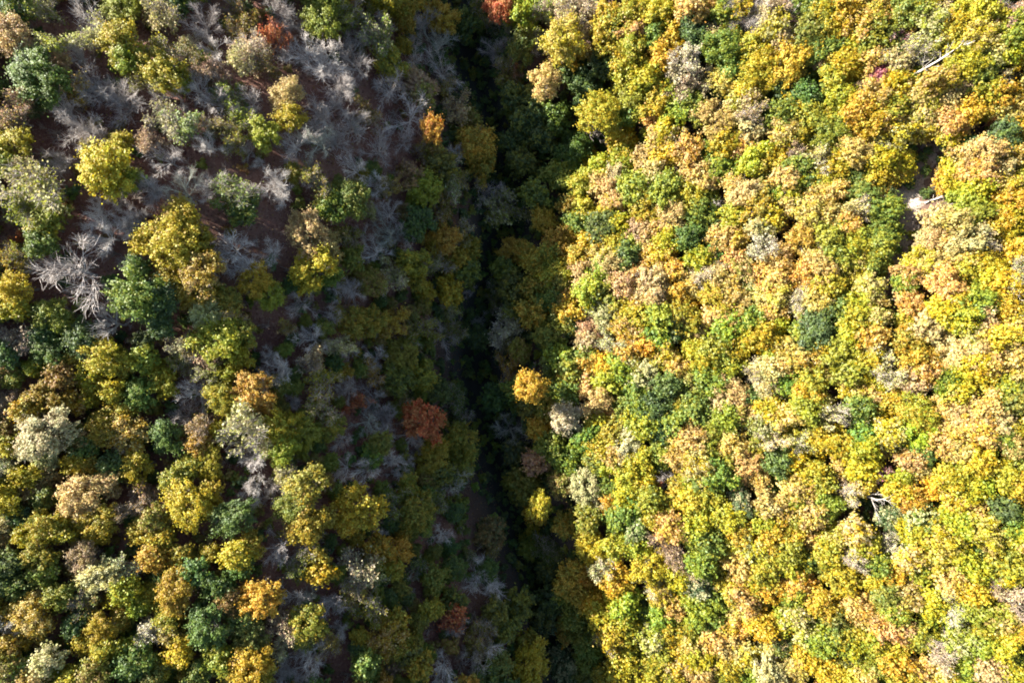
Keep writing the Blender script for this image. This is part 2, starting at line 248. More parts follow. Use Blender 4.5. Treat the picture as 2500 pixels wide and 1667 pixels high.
(830, 550): """
60 60 100 Svb;130 70 80 Bg;330 60 110 Bm;230 200 100 Bw@white_burst;420 80 100 Bg;90 230 90 Lgv;10 180 60 Sro;500 40 90 Ldg;480 230 110 Lvy;650 270 130 Svc@pin_speckled;710 110 125 Kxb@deep_orange;800 230 95 Kov;650 140 60 Kob;880 150 90 Lvo;840 310 110 Lvd;840 40 100 Svc;200 400 120 Lvb;340 380 140 Scv@feathery;600 450 75 Loy@twin_amber;530 370 80 Lov;750 440 105 Lov;730 550 90 Svc;880 460 50 Bg;50 450 110 Bg
1185 160 105 Koy@ravine_amber;1290 200 80 Lvo;1340 270 90 Lov;1500 110 110 Koy;1570 60 75 Loy;1440 190 90 Lvo;1490 320 120 Lly@shade_lime;1130 310 100 Lvd;1100 400 90 Sdv;1190 430 100 Lvd;1320 430 90 Lvo;1500 430 100 Lvg;1060 530 80 Svd;1310 600 100 Lov;1560 590 100 Loy;1200 560 90 Lvd;1440 520 90 Lgv;1550 660 90 Lvg;1620 210 90 Lov
1150 710 140 Scw@white_lace;1080 820 90 Svb;940 660 70 Bm@little_blue;950 760 90 Ldg;1230 850 80 Lvb;1430 770 110 Lvg;1550 760 75 Svt;1580 700 70 Ldg;1340 985 112 Kxy@lone_gold;1140 1000 120 Sob@orange_specks;1500 910 100 Llg;1230 1120 100 Lgv;1380 1120 90 Lvg;1540 1140 100 Lgl;1300 1220 90 Lvd;1430 1230 100 Lvo;1560 1040 90 Lvo;1370 1380 100 Koy;1555 1330 110 Kcw@cream_lone;1170 1400 125 Bm@ravine_bare
1060 1180 100 Ldg;1430 1500 100 Lvg;1200 1530 90 Ldv;80 650 120 Lvo;200 640 110 Lvo;350 680 120 Lob@ochre;400 890 125 Lvl;230 910 100 Bw;240 1020 90 Sob;540 720 120 Svl;680 760 110 Bg;800 680 100 Svb;500 830 90 Svd;30 880 80 Bg;40 1100 90 Bg;550 1050 110 Lvy;400 1080 110 Lvd;660 1130 90 Lgd;760 1180 100 Svd;450 1170 80 Svc
585 1310 150 Kr@big_red;220 1190 110 Bg;130 1180 80 Srb;50 1250 50 Srb;170 1340 110 Bm@green_claw;280 1300 80 Bg;300 1410 80 Bg;30 1440 100 Bg;480 1430 100 Bw;830 1350 110 Svd;830 1500 135 Lvo;260 1520 110 Lvg;650 1520 90 Lov;560 1520 70 Bg
1730 110 90 Lyo;1820 80 80 Lyl;1860 150 90 Lyl;2030 50 90 Lpt;2080 130 90 Lpo;1980 130 90 Lly;2230 110 100 Lyl;2270 20 80 Lpo;1860 250 115 Kpc@peach_plume;1680 300 105 Kpt@pink_puff;1740 210 80 Lop;1960 210 100 Lgd;2110 220 100 Lop;2180 190 90 Lyp;2250 290 90 Lop;2050 300 90 Lpo;2200 340 110 Lpo;1990 330 80 Bw;1930 410 100 Lpt;1840 350 70 Llg
1700 440 110 Lly;1830 490 120 Llg;1650 480 60 Lgv;2100 420 110 Lpt;2150 500 130 Kpc@pale_peach;2280 410 110 Lop;2300 500 100 Loy;2040 530 100 Lyp;1920 570 100 Lly;1700 590 90 Lcg;1830 650 125 Kcl@pale_cream;1710 720 120 Kpt;1690 800 85 Lpt;1940 700 110 Lyp;2050 620 100 Lly;2170 650 110 Llg;2280 600 75 Ldg;2270 700 90 Lgc;1850 800 100 Lcy;2020 750 100 Lpy;1960 850 110 Lop;2080 830 90 Loy;2170 780 100 Lgl
1670 880 80 Lvg;1700 970 110 Lov;1820 960 100 Loy;1690 1090 90 Kpy;1750 1210 110 Kpo;1830 1230 90 Lpo;1840 1090 110 Llv;2080 1030 130 Kcl@cream_plume;1980 930 85 Lly;2160 940 90 Lly;2220 890 100 Lyp;2300 980 90 Lpy;2030 1170 115 Lgl;2150 1210 130 Ldg@sage;2230 1090 100 Lgd;2300 1130 80 Lop;2310 1250 90 Lly;1950 1240 90 Lvg;1760 1330 100 Lyl;1870 1370 110 Lvy;2000 1340 90 Lyg;2080 1380 100 Lyv;1700 1440 100 Lgl;1770 1510 100 Lyl
1980 1500 110 Kcw@snowy;2190 1400 90 Ldg;2280 1340 100 Lgl;2310 1460 90 Lop;1880 1480 85 Lly
""",
(1660, 550): """
60 100 110 Lgd;130 240 100 Lly;240 170 80 Lgd;260 100 100 Lpo;380 90 100 Lyp;540 40 110 Lpc;580 150 105 Scw@frosted;640 220 105 Lpo;700 190 80 Lpo;350 230 90 Lpo;420 300 100 Lvp;560 290 75 Lly;820 80 110 Kop@orange_gap;980 60 110 Lvl;1070 20 80 Lgl;1150 120 120 Lly;1280 150 120 Lly;1440 60 120 Lgl;1470 160 100 Llg;1340 240 100 Lgl;1200 260 110 Lyp
900 230 110 Lpo;940 330 120 Kpo@peach_tuft;850 330 90 Lop;920 420 100 Lyp;1750 80 110 Kpt@path_peach;1680 130 90 Lpt;1830 120 90 Lpo;1950 100 110 Lpc;2100 130 110 Sct;2060 260 110 Lyo;1930 220 90 Lpo;2200 60 90 Lyo;2280 180 90 Loy;1640 260 110 Lyp;1760 280 120 Lpo;1560 330 100 Lpo;1800 390 120 Lpo;1530 400 80 Llg;2100 340 110 Lyo;2200 410 100 Lyo;2290 330 100 Scg;2310 470 110 Bw@edge_white;2000 430 90 Lvl
110 370 95 Sct;60 430 100 Lpo;280 380 100 Lpo;220 310 80 Lct;350 450 90 Lop;40 510 90 Loy;400 520 110 Lpo;250 500 110 Lyo;600 380 120 Lpy;650 480 110 Lpy;620 580 100 Lpy;640 570 60 Dw;740 410 65 Lob;480 440 80 Lvc;820 500 80 Lcv;920 510 100 Lpo;840 590 90 Lty;1100 570 90 Lgl;1280 430 110 Lpy;1440 430 110 Lyp;1500 490 100 Dw@white_rod;1560 540 100 Lpo;1230 530 110 Lly;1180 630 100 Lly
960 690 140 Ldg@lone_teal;1330 650 90 Lpl;1300 760 100 Lop;1150 760 100 Lly;1530 790 100 Lov;1670 690 110 Lpt;1740 740 90 Lpt;1780 610 110 Lyl;1900 530 100 Lyo;1900 650 100 Lly;2060 680 110 Lpc;1980 790 100 Lpy;2200 560 100 Lyo;2290 700 110 Lyp;2170 770 110 Lyo;2300 580 80 Lvy;270 620 120 Lpo;350 660 80 Lpo;110 700 120 Kpt@pink_cushion;180 750 75 Lcp;100 840 90 Lyl;210 850 100 Lvy;450 770 100 Lly;480 650 90 Lgl;560 770 110 Lly;640 690 90 Lyl
770 880 120 Lpo;860 910 100 Lop;720 960 90 Lpo;620 880 80 Lyl;960 830 90 Lly;1060 920 120 Llv;1170 860 90 Lly;1150 1000 110 Lvl;1350 880 100 Lcy;1400 930 95 Dw@white_hook;1430 990 120 Lcl;1270 940 100 Lyl;1600 900 120 Lov@dull_gold;1710 940 90 Lov;1850 870 120 Lpc;1990 870 130 Kpc;2090 940 100 Lpy;2250 860 110 Lpo;2290 960 100 Lop;150 970 100 Lly;330 950 100 Lvy;600 970 100 Lpc;520 1010 95 Lcy;590 1080 120 Kcy@cream_haze;200 1060 110 Lgl;50 1080 90 Lvp;90 1180 100 Lgl;720 1070 100 Lgl;810 1110 80 Lvy
900 1050 105 Lvy;970 1020 75 Lpo;850 1160 100 Loy;1180 1100 120 Lyp;1270 1160 100 Lpy;1330 1060 90 Lyv;1580 1070 110 Lpt;1650 1000 100 Lop;1780 1080 100 Llg;1900 1000 100 Lly;2000 970 110 Lyo;2100 1040 100 Lyl;2230 1080 110 Llg;1880 1130 100 Lly;330 1160 120 Kpt@peach_wisp;290 1230 95 Lpt;470 1180 80 Lgd;560 1170 80 Ldg;100 1260 110 Lgl;300 1330 110 Llv;410 1290 90 Lpl;220 1400 100 Lvl;70 1450 110 Lpo;350 1490 100 Lpo;600 1260 110 Lyl
700 1310 110 Lpy;560 1390 110 Lvc;630 1450 95 Lcy;760 1430 90 Lyl;830 1500 100 Lcy;825 1490 70 Dw;520 1500 90 Lly;850 1230 110 Llv;960 1240 90 Lpy;900 1330 90 Lvy;1030 1270 100 Lcl;1200 1230 100 Lgl;1350 1330 120 Dw@white_wishbone;1230 1330 90 Lcy;1400 1410 110 Lyc;1240 1420 100 Lgl;1430 1200 90 Loy;1640 1280 140 Llo@lime_gold;1600 1430 125 Lly;1850 1230 120 Lpo;1960 1290 130 Kpt@salmon_pile;2080 1230 110 Lpo;2150 1320 110 Lpt;1900 1370 100 Lop;2030 1400 110 Lpy
1780 1480 110 Lpy;1900 1510 110 Lpo;2290 1190 100 Lgl;2310 1380 80 Lly;2200 1420 100 Lgl@corner_green;2260 1510 90 Lpg;950 1450 110 Lyv;1080 1480 110 Lyl;1250 1520 100 Lly
""",
(0, 1107): """
50 80 100 Sdc;350 20 80 Kcl;530 60 90 Kyo;620 70 80 Lov;780 90 110 Lgd;960 90 115 Kyv;1420 60 120 Koy;1300 90 90 Lvy;200 150 100 Kyo;330 160 90 Kbp;220 240 80 Kpb;60 320 110 Kyl@left_yellow;60 220 80 Lvy;310 310 95 Lgl;120 410 90 Ldg;580 290 150 Kpt@pink_lumps;740 200 95 Kpt;1320 330 165 Kyv@yellow_claw;1200 390 75 Kyc;1450 270 90 Kyv
1000 300 110 Sbt;900 400 110 Sbt;340 450 115 Lov;440 520 100 Lyv;680 460 135 Lyv;700 550 75 Loy;560 540 60 Ldg;1070 440 100 Lvb;980 520 95 Koy;1110 570 100 Lov;1210 180 95 Lvy;1600 440 140 Lgd@shade_green;1740 30 90 Bw@white_crest;1730 240 95 Bw@blue_sprig;1860 250 75 Bg;1930 160 105 Scl@cream_sprig;2110 220 150 Kvy;2000 330 115 Lvg
2090 460 165 Koy@orange_mass;2230 430 90 Kob;1880 660 120 Bg;2080 630 150 Bg;1640 680 110 Kyv;1720 620 100 Lov;1660 770 90 Lgd;1430 690 80 Kov;30 480 70 Lpt;40 590 70 Lbp;180 550 80 Lyv;270 720 120 Lvo;300 680 60 Lop;310 810 105 Lvb;60 740 110 Lgd;570 720 115 Kto;580 640 80 Lpt;540 790 75 Lbo;690 830 130 Kcy@cream_crest;850 760 130 Scb;1060 700 105 Kov;1250 680 80 Lvy;1100 840 60 Ldg;1340 800 110 Lgd
1230 940 140 Kob@bronze;880 920 100 Lly;1040 950 80 Lly;1750 1000 150 Kxy@golden_knob;1590 990 115 Kbo;1500 890 100 Lgd;2200 800 105 Kyv;2180 700 90 Lvy;2040 790 105 Svd;2010 1000 100 Bw;2110 980 60 Bm;2260 1040 90 Bg;250 1080 145 Koc;120 1090 90 Koc;140 1040 65 Bw;330 950 60 Kpt;60 1180 120 Scw;220 1190 125 Koc@corner_gold;560 1060 110 Sbg;440 960 100 Lvg;50 860 105 Lgd;150 900 105 Lgv
830 1000 90 Kov;960 1040 80 Llg;530 1160 90 Ldg;720 1180 115 Koy@amber_mound;830 1130 80 Lov;740 1310 100 Lov;600 1290 90 Koy;1030 1190 120 Scw@silver_tips;980 1280 60 Kcy;1150 1130 90 Lov;1180 1220 90 Lbo;1450 1190 150 Lgd@deep_green;1640 1120 115 Lgd;1700 1240 120 Lgv;1240 1350 110 Kyv;1140 1430 80 Lyv;1500 1390 110 Kvo;1380 1470 95 Lgv;1730 1420 155 Koy@bottom_gold;1620 1500 100 Kob;1800 1510 95 Lov
2090 1120 150 Lvo;1940 1200 115 Stc@tan_twigs;1930 1310 95 Sct;2080 1250 90 Lvb;2110 1390 125 Bw;2080 1480 110 Bg;1930 1510 110 Bg;2260 1300 100 Svb;2320 1230 70 Bg;340 1400 105 Kcl;400 1480 80 Llv;150 1460 90 Klc;60 1320 110 Lob;80 1440 100 Lvb;100 1530 100 Lbv;250 1520 105 Lpo;500 1530 100 Lyv;680 1480 110 Lvb;900 1420 110 Lgd;860 1320 90 Lly;1000 1400 105 Lgv;1060 1500 100 Lgv;1300 1530 80 Lov
""",
(830, 1107): """
40 110 110 Bg;170 110 110 Bw;350 60 80 Bw;390 150 70 Bw@bluish_star;460 50 60 Bg;220 20 80 Lvd;620 70 120 Kov;840 60 130 Lvy;700 130 95 Lvd;130 380 170 Kyv@olive_giant;50 460 100 Kyv;340 330 130 Svd;500 370 140 Lvo@bronze_fade;470 240 90 Lvo;560 470 90 Lvd;740 240 145 Bm@blue_fan;700 330 90 Svd;680 560 85 Bw;290 530 60 Bw
400 690 125 Kxo@ember;280 640 100 Lov;370 780 85 Kov;120 780 160 Sct@cream_shrubby;230 720 80 Svc;220 860 110 Svc;530 750 100 Sdv;1040 560 115 Lbd@red_green;1050 660 85 Sbo;780 780 90 Lgd;650 860 100 Lvg;1010 790 80 Lgd;960 880 145 Bw@ghost_fan;1040 900 75 Bw;880 700 60 Svd;340 960 55 Ldg;780 990 90 Lvd;180 1030 130 Svo;60 950 100 Svb
740 1130 140 Sr@rusty_bare;800 1200 85 Bw;960 1200 110 Svb;620 1050 85 Lov;290 1250 150 Kot@tan_gold;380 1150 100 Lvo;400 1290 90 Lvo;930 1420 130 Bw@white_stem;960 1330 85 Svb;700 1490 110 Bw@bottom_white;540 1430 105 Lvo;480 1360 100 Lvd;380 1460 60 Stb;310 1540 60 Lop;180 1420 110 Lgv;1080 1430 105 Lgv;1000 1500 90 Lgd
1290 1430 145 Koy@valley_gold;1300 1310 105 Lvo;1130 1180 100 Lvd;1060 1060 90 Lvd;1210 1030 110 Lvd;1380 660 110 Sgv;1290 640 80 Lvg;1470 690 80 Svd;1440 1000 110 Ldg;1390 1100 105 Ldv;1420 780 90 Ldv;1375 365 85 Kyo@gold_torch;1350 475 85 Kyo;1325 575 55 Kyo;1270 180 125 Lvg;1240 280 85 Lvd;1350 50 90 Kto;1510 200 85 Lbv;1540 480 90 Lvo
1580 860 135 Lov@bronze_green;1660 830 80 Lov;1560 970 100 Lvg;1600 1090 105 Lvg;1560 1170 110 Lov;1640 1220 90 Lvg;1700 1300 100 Lgv;1540 1430 115 Ldc@grey_sage;1700 1400 90 Lvg;1640 1490 90 Lvd;1800 1500 85 Lvy;1680 240 120 Kcg@silver_cream;1620 140 75 Klc;1750 330 75 Lcl;1840 240 95 Lvg;1860 330 90 Lov;1700 420 100 Lvg
1540 40 110 Lgl;1750 50 90 Lgl;1840 80 90 Lly;1960 120 110 Lly;1980 210 80 Lyl;2060 40 100 Lyl;2120 300 100 Llg;2170 190 55 Sr@red_tuft;2240 150 80 Bg;2300 30 90 Lpo;2290 210 60 Lly;2300 320 90 Llo;1900 430 120 Lgl@fresh_mound;1980 370 100 Lgl;2020 500 100 Lgc;2150 430 90 Lyl;2230 490 110 Lpy;1720 630 110 Kyl@yellow_edge;1700 550 80 Lyl;1880 620 90 Lly;1890 710 40 Stp;2020 620 90 Lly;2250 660 115 Stb@grey_hollow
2100 750 130 Kyo@yellow_cushion;1880 850 120 Lyo;1780 730 90 Lcg;1990 830 55 Scg;1970 940 55 Spt;2150 880 90 Lcy;2300 830 100 Lyl;2200 960 100 Lyp;2280 1030 90 Lpy;1730 1010 90 Loy;1780 1090 110 Lyl;1950 1010 110 Lly;1900 1130 100 Lly;2070 1070 80 Ldg;2180 1100 110 Llg;2280 1180 100 Lyl;1850 1230 115 Lyo;1960 1190 100 Lyl;2060 1280 55 Srt;1870 1320 95 Lcy;2120 1250 105 Llc;1960 1360 100 Lyl;2200 1340 110 Lly;2300 1310 90 Lyl
1920 1440 105 Lyl;2040 1450 75 Kpt@peach_button;2150 1440 110 Lly;2270 1430 100 Lyc;2090 1530 105 Lyl;1900 1540 95 Lyv;2260 1530 90 Lyl
""",
(1660, 1107): """
110 80 130 Lyc;30 60 80 Lyl;450 90 130 Kpo@peach_plump;520 160 85 Lpo;330 40 80 Lvy;250 150 125 Lgl;130 190 125 Lgl;60 320 100 Lyo;200 270 95 Lly;650 60 100 Lgd@shadow_green;20 430 55 Srb;440 330 100 Ldc@grey_hollow_green;580 340 100 Lpo;700 390 100 Lyp;150 420 95 Lly;330 430 110 Lyv;550 460 100 Lly;780 70 100 Lyl;900 120 100 Lyl;1100 60 90 Lpy;960 190 90 Lvy;750 240 100 Lpy;850 240 95 Lyp;800 330 100 Llg;880 400 100 Lpy;1000 350 100 Lvl;690 500 100 Lyo
1230 90 110 Lyl;1380 130 80 Smb@dark_plum;1100 200 75 Stb;1220 200 90 Lyp;1290 310 130 Dw@white_comb;1150 310 90 Lcy;1560 30 90 Lpo;1630 110 95 Lpo;1500 170 90 Llv;1560 290 100 Loy;1450 240 90 Lyo;1430 440 90 Ldc;1600 430 110 Lgc@pale_grass;1800 160 100 Lyl;1720 220 90 Lyo;1900 150 100 Lly;2020 60 110 Lyo;2200 150 110 Lyl;2300 220 90 Lyo;2050 200 100 Lly;1850 300 110 Lyp;1980 370 110 Lpy;2200 380 100 Ldg;2310 450 100 Lgl;2080 520 130 Lyp
1900 480 110 Lly;1780 560 110 Lyp;2130 630 120 Lyp;2250 520 100 Llg;2300 640 90 Lly;60 520 100 Lly;170 600 110 Lgl;480 600 115 Lyc;490 630 60 Dw;400 530 95 Lyv;600 560 100 Lyo;720 640 100 Llv;770 560 95 Lyo;130 720 110 Llg;50 790 95 Stc;380 740 110 Lpo;450 790 95 Lpo;560 780 110 Lly;660 700 100 Lyo;900 580 80 Lpo;880 720 75 Lvd;1000 680 110 Lyl;1050 560 90 Lyp;1180 520 110 Lyc;1250 620 110 Lyl;1200 740 95 Sct@pale_hollow;1330 740 90 Lgl;1100 840 110 Lyv;1000 780 90 Lvy
1420 620 100 Lcv;1550 700 110 Lyc;1450 830 100 Lyo;1650 800 110 Lvy;1750 700 110 Lyp;1900 700 100 Lly;2000 790 100 Lly;1830 850 110 Lpy;2130 760 100 Lyg;2280 780 110 Llg;130 880 110 Ldc@slate_green;40 970 80 Lyv;330 900 100 Lyp;420 960 110 Lpo;480 870 95 Lly;600 900 100 Lyo;800 860 110 Lop;860 940 80 Lop;850 990 80 Dw;100 1050 120 Llg;200 1120 110 Lgl;60 1180 90 Llv;470 1050 120 Lpy;560 1160 110 Lyo;400 1150 90 Lop;640 1240 90 Lpt;700 1120 90 Lly;790 1090 100 Llc;960 1010 100 Lyo;1050 1090 100 Lgv
1200 1020 110 Lpo;1280 1110 110 Lpy;1290 1100 70 Dw@white_dart;1400 950 100 Lvg;1450 1070 90 Lvo;1530 960 110 Lpy;1380 1180 110 Lpo;1500 1180 100 Lpy;1850 1080 105 Lcy;1880 1090 120 Dw@white_pole;1720 1020 100 Lyl;1980 940 110 Lyo;2000 1060 100 Lvl;2130 900 80 Stb;2280 960 125 Stc@pinkish_bare;2200 830 90 Lyg;2180 1110 110 Llp;2280 1190 105 Loy;2080 1180 100 Lvy;60 1300 100 Lpy;170 1490 115 Lpo;330 1290 120 Lpc;450 1350 120 Lyc;350 1440 105 Lyv;700 1280 100 Lvd
850 1200 100 Llc;950 1270 110 Llg;1080 1240 110 Lgy;1180 1190 90 Lly;1300 1250 100 Llo;1500 1290 120 Lyo;1800 1340 125 Sct;1900 1270 105 Llc;2050 1290 110 Llv;2200 1280 110 Lyl;2300 1340 100 Lgl;620 1470 130 Kcy@cream_bottom;780 1430 95 Lpy;850 1350 100 Lyo;980 1430 115 Lyo;1050 1520 95 Loy;1150 1400 80 Lvd;1260 1500 95 Lpo;1330 1400 105 Llv;1450 1400 110 Lyo;1500 1510 100 Lly;1640 1460 100 Lpy;1950 1450 110 Llg;2080 1440 110 Lpc;2220 1430 110 Lyl;2300 1510 90 Lly;1800 1510 100 Lyc
""",
}
